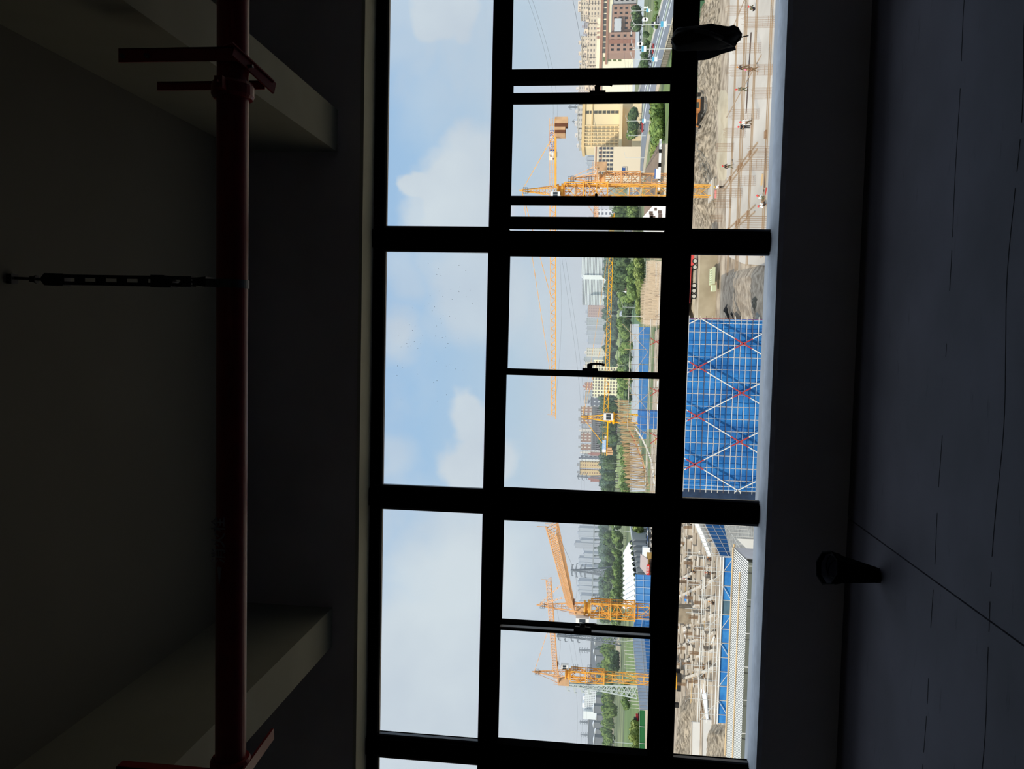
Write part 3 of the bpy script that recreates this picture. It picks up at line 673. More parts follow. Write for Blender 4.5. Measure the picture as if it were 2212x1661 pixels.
def zp(px, py, depth): return at(px, py, depth).z
def tip_at_height(px, py, z):
    d = dirp(px, py); return EYE+d*((z-EYE.z)/d.z)
# --- crane 1: big one standing on its pad, seen broadside
d1 = 165.0; b1 = at(1534, 413, d1); z1 = zp(1200, 413, d1)
tp1 = tip_at_height(1200, 888, z1)
sgx = lambda py: at(1195, py, d1-1).x
zt_, zb_ = zp(1187, 300, d1-1), zp(1199.5, 300, d1-1)
chars = [('盛', 317), ('昌', 307.5), ('建', 298), ('设', 287.5)]
sg1 = [(sgx(326), sgx(281.5), zb_, zt_, b1.y-1.0-.0, m_blue, [(c, 1.05, sgx(p), (zt_+zb_)/2-.02, m_wh) for c, p in chars]),
       (sgx(346), sgx(327), zb_-.1, zt_+.02, b1.y-1.02, m_wh, [('盛昌建设', .42, sgx(336.5), zb_+.28, mat('lettering_navy', (66, 76, 120), .6)), ('◎', .5, sgx(336.5), zt_-.42, MATS['lettering_navy'])])]
L1 = (Vector((tp1.x, tp1.y, 0))-Vector((b1.x, b1.y, 0))).length
tower_crane('tallest yellow tower crane, on a grey pad, with a blue lettered sign', b1.x, b1.y, z1, tp1, L1, (at(1197, 268, d1).x-b1.x), zp(1127, 428, d1), mast_w=2.05, sign=sg1, base=b1.z, collar=8.6, ncw=5, cwdrop=2.5, ties=(.42, .80), cab_side=1)
# pad under crane 1
pd = thing('crane_base', (b1.x, b1.y, ZG), 'square grey concrete crane base with a pink notice on its face', 'crane base')
pw = (at(1535, 390, d1).x-at(1535, 432, d1).x)/2
MB().box((b1.x-pw, b1.y-3.0, ZG), (b1.x+pw, b1.y+3, b1.z-.3)).build('plinth', mat('formed_concrete', (158, 150, 138), .9, var=.1, scale=.5), pd)
MB().box((b1.x-pw-.1, b1.y-3.1, b1.z-.3), (b1.x+pw+.1, b1.y+3.1, b1.z)).build('cap', m_kerb, pd)
MB().box((b1.x-1.9, b1.y-3.12, b1.z-1.6), (b1.x-.3, b1.y-3.04, b1.z-.5)).build('notice', mat('pink_notice', (226, 140, 136), .7), pd)
# --- crane 2: right behind crane 1, its counter jib towards us
d2 = 192.0; b2_ = at(1445, 386, d2)
tower_crane('shorter orange tower crane just right of the tallest one, jib pointing away', b2_.x, b2_.y, zp(1291, 388, d2), (b2_.x-6, b2_.y+60), 44, 9, zp(1231, 392, d2), mast_w=2.0, col=m_org, base=ZG, collar=8.0, ncw=2, cwdrop=2.2, cab_side=1)
bs = at(1420, 381, 188)
w1 = MB().box((bs.x-.95, bs.y-2.1+.0, bs.z-.6), (bs.x+1.3, bs.y-2.0, bs.z+.75)).build('mast_banner', m_wh); tagt(w1, 'white and blue banner tied to the mast of the orange crane', 'banner')
w2 = MB().box((bs.x-.95, bs.y-2.12, bs.z+.55), (bs.x+1.3, bs.y-2.09, bs.z+.75)).build('band', m_blue, w1, local=True)
# --- crane 3: bright yellow, broadside, jib to the right
d3 = 205.0; b3 = at(1378, 905, d3); z3 = zp(1313, 905, d3); tp3 = tip_at_height(1313, 420, z3) if False else Vector((b3.x+60, b3.y, z3))
zt3, zb3 = zp(1301, 960, d3), zp(1309, 960, d3); sx3 = lambda py: at(1305, py, d3-1).x
sg3 = [(sx3(970.5), sx3(950), zb3, zt3, b3.y-1.0, mat('sign_light_blue', (150, 190, 232), .5), [('盛昌建设', .62, sx3(960), (zt3+zb3)/2, m_wh)]),
       (sx3(977), sx3(970.5), zb3, zt3, b3.y-1.01, m_wh, [])]
tower_crane('low bright yellow tower crane with its jib over the field and white cab facing us', b3.x, b3.y, z3, tp3, 49, b3.x-at(1305, 976, d3).x, zp(1258, 903, d3), mast_w=2.1, col=m_yel2, base=b3.z, ncw=3, cwdrop=1.6, cab_side=-1, jibh=1.05, sign=sg3, ties=(.45, .85), cabscale=1.25)
o = MB().box((b3.x-2.2, b3.y-2.2, ZG), (b3.x+2.2, b3.y+2.2, b3.z)).build('plinth', mat('plinth_blue', (58, 112, 176), .7, var=.2, scale=.6)); tagt(o, 'blue-clad block carrying the low bright yellow crane', 'crane base')
# --- crane 4: near orange crane whose jib reaches towards us
d4 = 172.0; b4 = at(1405, 1321, d4); zb4 = zp(1456, 1322, d4); z4 = zp(1258, 1318, d4); jz4 = zp(1240, 1330, d4)
tp4 = tip_at_height(1203, 1140, jz4)
L4 = (Vector((tp4.x, tp4.y, 0))-Vector((b4.x, b4.y, 0))).length
tower_crane('near orange tower crane whose thick latticed jib reaches towards the window', b4.x, b4.y, z4, tp4, L4-1, 9, zp(1164, 1312, d4), mast_w=2.45, col=m_org, mastcol=m_yel, base=zb4, collar=9.3, ncw=3, cwdrop=2.8, cab_side=-1, jibh=1.5, jibw=1.7, cjz=jz4-z4, web=.051, ties=(.42, .2), cabscale=1.45)
m_heapc = mat('muddy_concrete', (150, 136, 116), .95, var=.2, scale=.8)
mb = MB().box((b4.x-1.6, b4.y-1.6, ZG), (b4.x+1.6, b4.y+1.6, zb4)); o = mb.build('plinth', m_heapc); tagt(o, 'concrete block under the near orange crane, at the pit edge', 'crane base')
# --- crane 5: orange crane further left
d5 = 205.0; b5 = at(1372, 1466, d5); z5 = zp(1218, 1458, d5); jz5 = zp(1205, 1455, d5); tp5 = tip_at_height(1190, 1257, jz5)
L5 = (Vector((tp5.x, tp5.y, 0))-Vector((b5.x, b5.y, 0))).length
tower_crane('leftmost tower crane, slim orange with a tan counterweight box', b5.x, b5.y, z5, tp5, L5, 6.2, zp(1154, 1451, d5), mast_w=2.0, col=m_org, mastcol=m_yel, base=ZG, collar=8.5, ncw=2, cwdrop=3.0, cab_side=1, jibh=1.2, cjz=jz5-z5, ties=(.55,))
# ================================================================== buildings beyond the site
def facade_mat(name, wall, win, sx, sz, fx=.5, fz=.45, bands=False):
    """wall with a regular grid of small windows (object coordinates, metres)"""
    if name in MATS: return MATS[name]
    m = bpy.data.materials.new(name); m.use_nodes = True; nt = m.node_tree; b = nt.nodes['Principled BSDF']; b.inputs['Roughness'].default_value = .8
    tc = nt.nodes.new('ShaderNodeTexCoord'); s = nt.nodes.new('ShaderNodeSeparateXYZ'); nt.links.new(tc.outputs['Object'], s.inputs[0])
    def frac(sock, step, f):
        d = nt.nodes.new('ShaderNodeMath'); d.operation = 'DIVIDE'; nt.links.new(sock, d.inputs[0]); d.inputs[1].default_value = step
        r = nt.nodes.new('ShaderNodeMath'); r.operation = 'FRACT'; nt.links.new(d.outputs[0], r.inputs[0])
        l = nt.nodes.new('ShaderNodeMath'); l.operation = 'LESS_THAN'; nt.links.new(r.outputs[0], l.inputs[0]); l.inputs[1].default_value = f; return l.outputs[0]
    a = frac(s.outputs['Z'], sz, fz)
    if bands: f = a
    else:
        ad = nt.nodes.new('ShaderNodeMath'); ad.operation = 'ADD'; nt.links.new(s.outputs['X'], ad.inputs[0]); nt.links.new(s.outputs['Y'], ad.inputs[1])
        c = frac(ad.outputs[0], sx, fx); mu = nt.nodes.new('ShaderNodeMath'); mu.operation = 'MULTIPLY'; nt.links.new(a, mu.inputs[0]); nt.links.new(c, mu.inputs[1]); f = mu.outputs[0]
    mx = nt.nodes.new('ShaderNodeMixRGB'); nt.links.new(f, mx.inputs[0]); mx.inputs[1].default_value = (*lin(wall), 1); mx.inputs[2].default_value = (*lin(win), 1)
    nt.links.new(mx.outputs[0], b.inputs['Base Color']); MATS[name] = m; return m
def fbox(mb, ya, yb, vt, depth, thick, vb=None):
    """box between two picture columns at a distance; its top at vt, down to the ground"""
    ym = (ya+yb)/2; p = at(vt, ya, depth); q = at(vt, yb, depth); z = at(vt, ym, depth).z
    zb = ZG-2 if vb is None else at(vb, ym, depth).z
    x0, x1 = sorted((p.x, q.x)); y = p.y
    mb.box((x0, y, zb), (x1, y+thick, z)); return (x0, x1, y, zb, z)
def tower(label, ya, yb, vt, depth, m, cap=None, group=None, rot=0, thick=None):
    ym = (ya+yb)/2; p = at(vt, ya, depth); q = at(vt, yb, depth); z = at(vt, ym, depth).z; w_ = abs(p.x-q.x); th = thick or w_*.8
    c = ((p.x+q.x)/2, p.y+th/2, ZG-2)
    t = thing('apartment_tower', c, label, 'building', group)
    MB().box((-w_/2, -th/2, 0), (w_/2, th/2, z-c[2])).build('wall', m, t, local=True)
    r = MB(); hh = z-c[2]
    r.box((-w_/2-.4, -th/2-.4, hh), (w_/2+.4, th/2+.4, hh+.8)); r.build('parapet', cap or m, t, local=True)
    MB().box((-w_*.22, -th*.2, hh+.8), (w_*.12, th*.2, hh+4.2)).build('roof_house', cap or m, t, local=True)
    return t
C_ = {}
def F(name, *a, **k): return facade_mat(name, *a, **k)
f_cream = F('cream_tower', (218, 200, 178), (128, 118, 112), 5.2, 3.1)
f_pale = F('pale_tower', (208, 200, 192), (150, 146, 146), 6.0, 3.1)
f_greyp = F('mauve_tower', (168, 158, 162), (136, 130, 138), 6.0, 3.0)
f_brick = F('brick_tower', (150, 116, 102), (214, 206, 200), 5.0, 6.2, .42, .5)
f_grey = F('grey_tower', (164, 168, 178), (142, 146, 158), 7.0, 3.2)
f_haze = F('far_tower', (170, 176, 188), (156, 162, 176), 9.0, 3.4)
f_dark = F('dark_tower', (104, 108, 122), (196, 198, 206), 6.0, 6.2, .4, .35)
f_yell = F('yellowish_tower', (206, 178, 136), (140, 110, 96), 4.6, 3.1)
m_roofg = mat('roof_grey', (150, 150, 154), .8)
# right: cream towers on the skyline
for lab, ya, yb, vt, dd, m in (
    ('cream tower with rooftop frame at the right end of the skyline', -24, 29, 1256, 1000, f_cream), ('mauve-grey slab tower peeping between the cream towers', 31, 48, 1266, 1250, f_greyp),
    ('second mauve-grey tower, beside the round-topped one', 62, 76, 1266, 1250, f_greyp), ('mauve-grey tower with the tallest curved top', 49, 61, 1263, 1250, f_greyp),
    ('cream tower above the middle of the red lettering', 78, 98, 1257, 1000, f_cream), ('cream tower left of the red lettering', 102, 121, 1257, 1000, f_cream),
    ('cream tower above the end of the cream hall', 124, 138, 1257.5, 1000, f_cream), ('tall cream tower with mast behind the upper window bar', 139, 166, 1253, 1000, f_cream)):
    tower(lab, ya, yb, vt, dd, m, group='cream skyline towers')
for i, (ya, yb) in enumerate(((-30, 8), (8, 35), (35, 50), (51, 75), (76, 98), (98, 124), (125, 142), (143, 170), (172, 200))):
    tower('long cream block with small windows behind the cream hall, %s' % ('first', 'second', 'third', 'fourth', 'fifth', 'sixth', 'seventh', 'eighth', 'ninth')[i]+' from the right', ya, yb-1, 1274-(i % 2)*3+(0 if i < 5 else -2), 870, f_cream, group='cream blocks behind the hall')
for i, (ya, yb, vt) in enumerate(((181, 196, 1251), (197, 212, 1250), (214, 224, 1251), (228, 247, 1249), (249, 276, 1248), (278, 300, 1249), (301, 322, 1252))):
    tower('pale high-rise behind the cream hotel, %s from the right' % ('first', 'second', 'third', 'fourth', 'fifth', 'sixth', 'seventh')[i], ya, yb, vt, 1100, f_pale, group='high-rises behind the hotel')
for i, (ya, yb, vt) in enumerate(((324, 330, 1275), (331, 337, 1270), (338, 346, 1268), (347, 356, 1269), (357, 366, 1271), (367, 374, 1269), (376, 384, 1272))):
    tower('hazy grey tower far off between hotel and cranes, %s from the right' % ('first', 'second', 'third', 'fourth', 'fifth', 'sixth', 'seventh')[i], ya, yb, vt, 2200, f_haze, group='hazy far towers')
# helpers for detailed buildings: each window a part
def windows(par, x0, x1, nx, z0, z1, nz, y, ww, wh, m, skip=(), mesh={}):
    key = (round(ww, 2), round(wh, 2), m.name)
    if key not in mesh: mesh[key] = MB().box((-ww/2, -.12, -wh/2), (ww/2, .05, wh/2)).box((-ww/2-.12, -.16, -wh/2-.2), (ww/2+.12, .02, -wh/2)).mesh('window', m)
    me = mesh[key]; n = 0
    for j in range(nz):
        for i in range(nx):
            if (i, j) in skip: continue
            o = bpy.data.objects.new('window', me); C.objects.link(o); o.parent = par
            x = x0+(x1-x0)*(i+.5)/nx; z = z0+(z1-z0)*(j+.5)/nz
            o.location = Vector((x, y, z))-par.location; n += 1
    return n
m_hotel = mat('hotel_cream', (236, 214, 172), .8, var=.03, scale=.05); m_white2 = mat('bright_cream', (244, 236, 206), .8)
m_band = mat('brown_band', (168, 124, 102), .8); m_bwin = mat('dark_window', (84, 82, 72), .3, spec=.6)
m_brownb = mat('brown_render', (166, 132, 114), .85, var=.04, scale=.05); m_brown2 = mat('red_brown_bay', (150, 106, 88), .85)
# cream hotel
hp = at(1262, 270, 555); ht = thing('hotel', (hp.x, hp.y, ZG), 'cream multi-storey hotel with rows of small windows beside the road', 'building')
mb = MB(); A = fbox(mb, 222, 316, 1259, 555, 26); mb.build('wall', m_hotel, ht)
mb = MB(); x0, x1, y_, zb, zt = A
mb.box((x0-.8, y_-.8, zt-1.4), (x1+.8, y_+26.8, zt+.6)); mb.box((x0-.5, y_-.5, zt-6.6), (x1+.5, y_, zt-5.6)); mb.build('cornice', mat('hotel_trim', (224, 192, 140), .8), ht)
zt2 = at(1263, 270, 555).z; zb2 = at(1336, 270, 555).z
bx = lambda p: at(1300, p, 555).x
windows(ht, bx(258), bx(227), 3, zb2, zt2, 8, y_-.05, 1.9, 2.0, m_bwin, skip=[(0, j) for j in range(8)]+[(2, j) for j in range(8)])
windows(ht, bx(316), bx(272), 6, zb2, zt2, 8, y_-.05, 1.5, 1.7, mat('beige_window', (176, 160, 128), .5))
mb = MB()
for k in range(7): xx = bx(316)+(bx(272)-bx(316))*(k)/6; mb.box((xx-.25, y_-.7, zb2), (xx+.25, y_, zt2))
mb.build('fins', mat('hotel_trim2', (232, 206, 160), .8), ht)
mb = MB(); fbox(mb, 222, 322, 1338, 548, 6, 1344); fbox(mb, 222, 330, 1366, 546, 6); mb.build('podium', m_hotel, ht)
# lower wing of the hotel
wp = at(1284, 345, 540); wg = thing('hotel_wing', (wp.x, wp.y, ZG), 'lower cream wing with square windows and brown lines, joined to the hotel', 'building')
mb = MB(); A = fbox(mb, 317, 392, 1283, 540, 20); mb.build('wall', mat('wing_cream', (232, 214, 186), .8), wg)
x0, x1, y_, zb, zt = A; mb = MB()
for v in (1287, 1298): zz_ = at(v, 350, 540).z; mb.box((x0-.1, y_-.15, zz_-.4), (x1+.1, y_, zz_+.4))
mb.build('string_course', m_band, wg)
bw = lambda p: at(1300, p, 540).x
windows(wg, bw(378), bw(316), 7, at(1324, 350, 540).z, at(1292, 350, 540).z, 4, y_-.05, 1.4, 1.7, mat('dark_blue_window', (74, 76, 84), .3, spec=.6))
# cream hall with brown bands and red lettering
cp = at(1289, 60, 800); ch_ = thing('cream_hall', (cp.x, cp.y, ZG), 'bright cream hall with two brown bands and red lettering on its parapet', 'building')
mb = MB(); A = fbox(mb, -80, 41+115, 1297, 800, 30); x0, x1, y_, zb, zt = A; mb.build('wall', m_white2, ch_)
mb = MB(); fbox(mb, 40, 205, 1288, 800.5, 12); mb.build('parapet_block', m_white2, ch_)
mb = MB(); z_ = at(1299, 80, 800).z; mb.box((x0-28, y_-.8, z_-1.3), (x1+.5, y_, z_+1.3)); z2_ = at(1312.5, 30, 800).z; mb.box((at(1312, 139, 800).x, y_-.8, z2_-1), (x1+.5, y_, z2_+1)); mb.build('brown_band', m_band, ch_)
bc = lambda p: at(1300, p, 800).x
windows(ch_, bc(116), bc(-20), 11, at(1310.5, 40, 800).z, at(1302.5, 40, 800).z, 1, y_-.05, 4.2, 3.4, m_bwin)
windows(ch_, bc(134), bc(122), 1, at(1344, 128, 800).z, at(1300, 128, 800).z, 4, y_-.05, 4.2, 2.8, mat('green_window', (110, 118, 72), .4))
for c_, p_ in (('国', 81), ('立', 71), ('工', 61.5), ('厂', 52.5)):
    text_part('roof_letter', c_, 2.9, Matrix.Translation((bc(p_), y_-.3, at(1292, p_, 800).z)) @ FACE_US, mat('letter_red', (150, 52, 48), .6), ch_, extrude=.1)
# brown and grey blocks in front of the hall
for lab, ya, yb, vt, dd, mm, nx in (('brown block with small square windows before the cream hall', 70, 115, 1315, 745, m_brownb, 4), ('brown and grey block further right with paired windows', 10, 69, 1322, 750, m_brownb, 5), ('pale grey stepped block at the right edge above the parked cars', -60, 9, 1326, 752, mat('stone_grey', (176, 172, 172), .8), 5)):
    c0 = at(vt, (ya+yb)/2, dd); b = thing('office_block', (c0.x, c0.y, ZG), lab, 'building')
    mb = MB(); A = fbox(mb, ya, yb, vt, dd, 16); mb.build('wall', mm, b); x0, x1, y_, zb, zt = A
    windows(b, x0+1, x1-1, nx, at(1370, 60, dd).z, zt-.5, 4, y_-.05, 1.9, 2.2, mat('black_window', (44, 42, 44), .3))
    mb = MB(); mb.box((x0-.3, y_-.3, zt), (x1+.3, y_+16.3, zt+.5))
    if ya == 70: xx = at(vt, 94, dd).x; xy = at(vt, 86, dd).x; mb.box((xx, y_-.4, ZG), (xy, y_, zt+.2))
    mb.build('trim', m_brown2 if ya == 70 else m_roofg, b)
rb = MB(); A = fbox(rb, 40, 68, 1327, 746, 3, 1342); o = rb.build('bay', mat('light_grey_render', (196, 198, 202), .8)); tagt(o, 'light grey flat-topped block in front of the brown building', 'building'); o.name = 'annex'
# clubhouse with hipped roof and striped eaves
dd = 212; q0 = at(1426, 310, dd); q1 = at(1426, 520, dd+10); ck = thing('clubhouse', ((q0.x+q1.x)/2, q0.y, ZG), 'low white building with brown hipped roof and black and white striped eaves', 'building')
xr, xl_ = q0.x, at(1420, 512, dd).x; ze = at(1424, 380, dd).z; zr = at(1396, 380, dd+5).z+.2; yf = q0.y
MB().box((xl_, yf, ZG), (xr, yf+13, ze)).build('wall', mat('club_wall', (224, 216, 198), .8), ck)
rf = MB(); a_ = [(xl_-.8, yf-.8, ze), (xr+.8, yf-.8, ze), (xr+.8, yf+13.8, ze), (xl_-.8, yf+13.8, ze)]
rx0, rx1 = at(1390, 470, dd+5).x, at(1392, 362, dd+5).x
rf.add(a_+[(rx0, yf+6.5, zr), (rx1, yf+6.5, zr)], [(0, 1, 5, 4), (1, 2, 5), (2, 3, 4, 5), (3, 0, 4), (3, 2, 1, 0)]); rf.build('roof', mat('roof_brown_felt', (118, 102, 88), .9, var=.08, scale=.5), ck)
st = MB(); n = 22
for i in range(n):
    if i % 3 == 1: xx0 = xl_-.9+(xr-xl_+1.8)*i/n; st.box((xx0, yf-.95, ze-.35), (xx0+(xr-xl_+1.8)/n*.8, yf-.78, ze+.35))
st.build('black_stripes', m_black, ck)
MB().box((xl_-.9, yf-.9, ze-.3), (xr+.9, yf-.8, ze+.3)).build('fascia', m_wh, ck)
windows(ck, at(1430, 500, dd).x, at(1430, 380, dd).x, 6, ZG+.5, ze-1.0, 2, yf-.05, 1.2, 1.0, mat('dark_blue_window2', (64, 66, 70), .4))
gab = MB(); g0, g1 = at(1430, 520, dd-4).x, at(1430, 442, dd-4).x; yg = yf-4; zg0 = at(1412, 446, dd-4).z; zg1 = at(1384, 474, dd-4).z
gab.poly3([(g0, yg, ZG+3), (g1, yg, ZG+3), (g1, yg, zg0), (at(1386, 474, dd-4).x, yg, zg1), (g0, yg, zg0)], [(g0, yg+8, ZG+3), (g1, yg+8, ZG+3), (g1, yg+8, zg0), (at(1386, 474, dd-4).x, yg+8, zg1), (g0, yg+8, zg0)])
gab.build('white_gable', m_wh, ck)
for k, (v, p_, w_, h_) in enumerate(((1406, 460, .8, .9), (1407, 466, .9, .9), (1410, 471, 1.0, 1.2), (1425, 458, .8, .9), (1426, 466, .9, .9), (1416, 452, .7, .6))):
    p = at(v, p_, dd-4); MB().box((p.x-w_/2, yg-.06, p.z-h_/2), (p.x+w_/2, yg, p.z+h_/2)).build('window', mat('taupe_window', (104, 92, 86), .5), ck)
# far white building with window grid seen through the left strip of the ajar light
tower('white office slab with dark square windows, behind the narrow open strip', 452, 490, 1283, 700, F('white_grid', (214, 216, 220), (112, 118, 130), 4.2, 3.2, .5, .5), m_roofg, thick=14)
# striped white block
D = 1900
hb_ = at(1258, 610, D); hs = thing('striped_building', (hb_.x, hb_.y, ZG), 'big white building with dark horizontal window bands behind the jib', 'building')
m_str = F('striped_white', (222, 226, 230), (92, 98, 106), 1, 3.45, 1, .42, bands=True)
for nm, ya, yb, vt, d_ in (('main_block', 556, 598, 1256.5, D), ('main_block', 599, 658, 1259.5, D-3), ('link_block', 594, 603, 1260, D-5), ('low_block', 637, 657, 1273, D-12)):
    mb = MB(); A = fbox(mb, ya, yb, vt, d_, 30); mb.build(nm, m_str if nm != 'link_block' else m_wh, hs)
mb = MB()
for k in range(22): p = at(1259, 602+k*2.6, D-4); mb.box((p.x-.9, p.y-.1, p.z-.4), (p.x+.5, p.y+1, p.z+2.2))
mb.build('roof_posts', m_roofg, hs)
# middle skyline
rows = (('pinkish tower block right beside the striped building', 659, 684, 1270, 1500, F('pink_tower', (176, 150, 148), (146, 120, 124), 5, 3.2), f_grey),
 ('grey round-shouldered tower left of the pinkish one', 687, 702, 1268, 1700, f_grey, None), ('grey tower with two setbacks, left of the round-shouldered one', 704, 714, 1269, 1900, f_grey, None), ('grey lower tower next to the two setbacks', 715, 724, 1268, 2000, f_haze, None), ('stepped hazy tower before the gap in the skyline', 725, 744, 1271, 2100, f_haze, None),
 ('pale twin tower left of the gap in the skyline', 751, 770, 1268, 1500, f_pale, None), ('white-banded tower next to the pale twin', 771, 780, 1263, 1500, f_grey, None), ('white slab tower behind the window handle', 781, 800, 1265, 1500, f_pale, None),
 ('small reddish tower over the cream banded block', 826, 842, 1264, 1300, F('reddish_tower', (166, 118, 108), (212, 204, 204), 5, 4), None), ('grey wedge-shaped building right of the brick towers', 846, 872, 1265, 1500, f_grey, None), ('dark block with a white window grid', 858, 877, 1277, 1150, f_dark, None),
 ('brick tower, first of the brick row from the right', 878, 892, 1255, 1250, f_brick, m_roofg), ('brick tower, second of the brick row from the right', 894, 915, 1255, 1250, f_brick, m_roofg), ('grey slim tower inside the brick row', 916, 924, 1257, 1300, f_grey, None), ('white-cored grey tower inside the brick row', 925, 934, 1257, 1300, f_pale, None),
 ('brick tower in the middle of the row, before the white core', 935, 954, 1255, 1250, f_brick, m_roofg), ('brick tower at the left end of the row', 959, 972, 1255, 1250, f_brick, m_roofg), ('white tower left of the brick row', 974, 980, 1258, 1400, f_pale, None), ('grey low tower beside the red-domed block', 981, 990, 1262, 1400, f_grey, None),
 ('small red-domed block among the left towers', 977, 984, 1277, 1150, F('red_block', (160, 112, 106), (150, 104, 98), 5, 3), None), ('dark slate tower before the tall ribbed one', 985, 994, 1256, 1150, f_dark, None), ('ribbed white tower beside the dark slate one', 991, 996, 1256, 1120, F('ribbed_white', (212, 212, 216), (130, 116, 116), 3.6, 4.5), None),
 ('tall yellowish brick tower left of the white ribbed one', 997, 1011, 1253, 1080, f_yell, m_roofg), ('tall yellowish tower at the left end of the middle window', 1014, 1026, 1253, 1080, f_yell, m_roofg), ('low pink block by the pylon', 1030, 1040, 1277, 1200, MATS['red_block'], None))
for lab, ya, yb, vt, d_, m, cap in rows: tower(lab, ya, yb, vt, d_, m, cap)
cb_ = at(1283, 820, 1100); cbk = thing('cream_office', (cb_.x, cb_.y, ZG), 'low cream office block with long dark window bands under the reddish tower', 'building')
mb = MB(); A = fbox(mb, 778, 857, 1281, 1100, 18); mb.build('wall', F('cream_bands', (232, 222, 200), (104, 96, 92), 1, 4.0, 1, .5, bands=True), cbk)
x0, x1, y_, zb, zt = A; mb = MB()
for k in range(12): xx = x0+(x1-x0)*k/11; mb.box((xx-.7, y_-.4, ZG), (xx+.7, y_, zt))
mb.build('pilasters', m_white2, cbk)
vb_ = at(1280, 930, 1000); vd = thing('viaduct_station', (vb_.x, vb_.y, ZG), 'long grey open-framed station building on the line of brick towers', 'building')
mb = MB(); zt = zp(1278, 930, 1000); zb = zp(1286.5, 930, 1000); xa_, xb_ = at(1280, 972, 1000).x, at(1280, 880, 1000).x
for z_ in (zt, (zt*2+zb)/3, (zt+zb*2)/3, zb): mb.box((xa_, vb_.y, z_-.35), (xb_, vb_.y+9, z_+.35))
for k in range(24): xx = xa_+(xb_-xa_)*k/23; mb.box((xx-.25, vb_.y, ZG), (xx+.25, vb_.y+.5, zt))
mb.build('frame', m_roofg, vd); MB().box((xa_, vb_.y+1.5, ZG), (xb_, vb_.y+9, zt-.5)).build('back_wall', mat('mauve_grey', (122, 112, 116), .8), vd)
# left skyline
ORD = 'first second third fourth fifth sixth seventh eighth ninth tenth eleventh twelfth thirteenth fourteenth fifteenth sixteenth seventeenth eighteenth nineteenth'.split()
for t_ in ('twent', 'thirt', 'fort', 'fift'): ORD += [t_+'ieth']+[t_+'y-'+ORD[i] for i in range(9)]
prof = ((1108, 1117, 1258), (1118, 1130, 1257), (1131, 1139, 1260), (1140, 1147, 1252), (1148, 1157, 1250), (1158, 1165, 1252), (1166, 1171, 1256), (1172, 1184, 1243), (1185, 1194, 1262), (1195, 1203, 1262), (1205, 1213, 1252), (1214, 1222, 1252), (1224, 1234, 1257), (1236, 1246, 1253), (1247, 1253, 1256), (1255, 1263, 1251), (1265, 1273, 1250), (1274, 1284, 1251), (1286, 1296, 1256), (1298, 1306, 1254), (1308, 1318, 1258))
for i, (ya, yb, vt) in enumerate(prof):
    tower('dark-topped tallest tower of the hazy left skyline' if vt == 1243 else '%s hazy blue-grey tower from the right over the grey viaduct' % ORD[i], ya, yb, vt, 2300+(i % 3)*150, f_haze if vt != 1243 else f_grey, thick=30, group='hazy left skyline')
br_ = thing('viaduct', (at(1281, 1200, 1500).x, at(1281, 1200, 1500).y, ZG), 'long grey elevated road running below the hazy left skyline', 'viaduct')
mb = MB(); z_ = zp(1280.5, 1200, 1500); xa_, xb_ = at(1280, 1330, 1500).x, at(1280, 1090, 1500).x; yb_ = at(1280, 1200, 1500).y
mb.box((xa_, yb_, z_-2.2), (xb_, yb_+14, z_)); mb.build('deck', mat('deck_grey', (140, 146, 152), .8), br_)
for k in range(14):
    xx = xa_+(xb_-xa_)*(k+.5)/14; MB().box((xx-1, yb_+3, ZG), (xx+1, yb_+9, z_-2.2)).build('pier', MATS['deck_grey'], br_)
lt = thing('long_shed', (at(1275, 1480, 1200).x, at(1275, 1480, 1200).y, ZG), 'very long dark grey shed with pale ridge behind the left crane', 'building')
mb = MB(); z_ = zp(1273, 1480, 1200); xa_, xb_ = at(1275, 1760, 1200).x, at(1275, 1366, 1200).x; yb_ = at(1275, 1480, 1200).y
mb.box((xa_, yb_, ZG), (xb_, yb_+30, z_-.8)); mb.build('wall', mat('slate_wall', (104, 110, 120), .8), lt); MB().box((xa_, yb_-.5, z_-.8), (xb_, yb_+30, z_)).build('roof', m_roofg, lt)
tm = thing('white_terminal', (at(1262, 1515, 1150).x, at(1262, 1515, 1150).y, ZG), 'white building with fine window grid and plain end block, far left', 'building')
mb = MB(); A = fbox(mb, 1490, 1536, 1262.5, 1150, 25); mb.build('wall', F('fine_grid', (226, 228, 232), (120, 126, 136), 2.6, 2.4, .5, .55), tm)
mb = MB(); fbox(mb, 1536, 1553, 1260, 1145, 25); mb.build('end_block', m_wh, tm)
mb = MB(); fbox(mb, 1518, 1528, 1257.5, 1152, 8, 1263); mb.build('roof_box', m_wh, tm); mb = MB(); fbox(mb, 1503, 1511, 1259.5, 1152, 8, 1263); mb.build('roof_box', m_wh, tm)
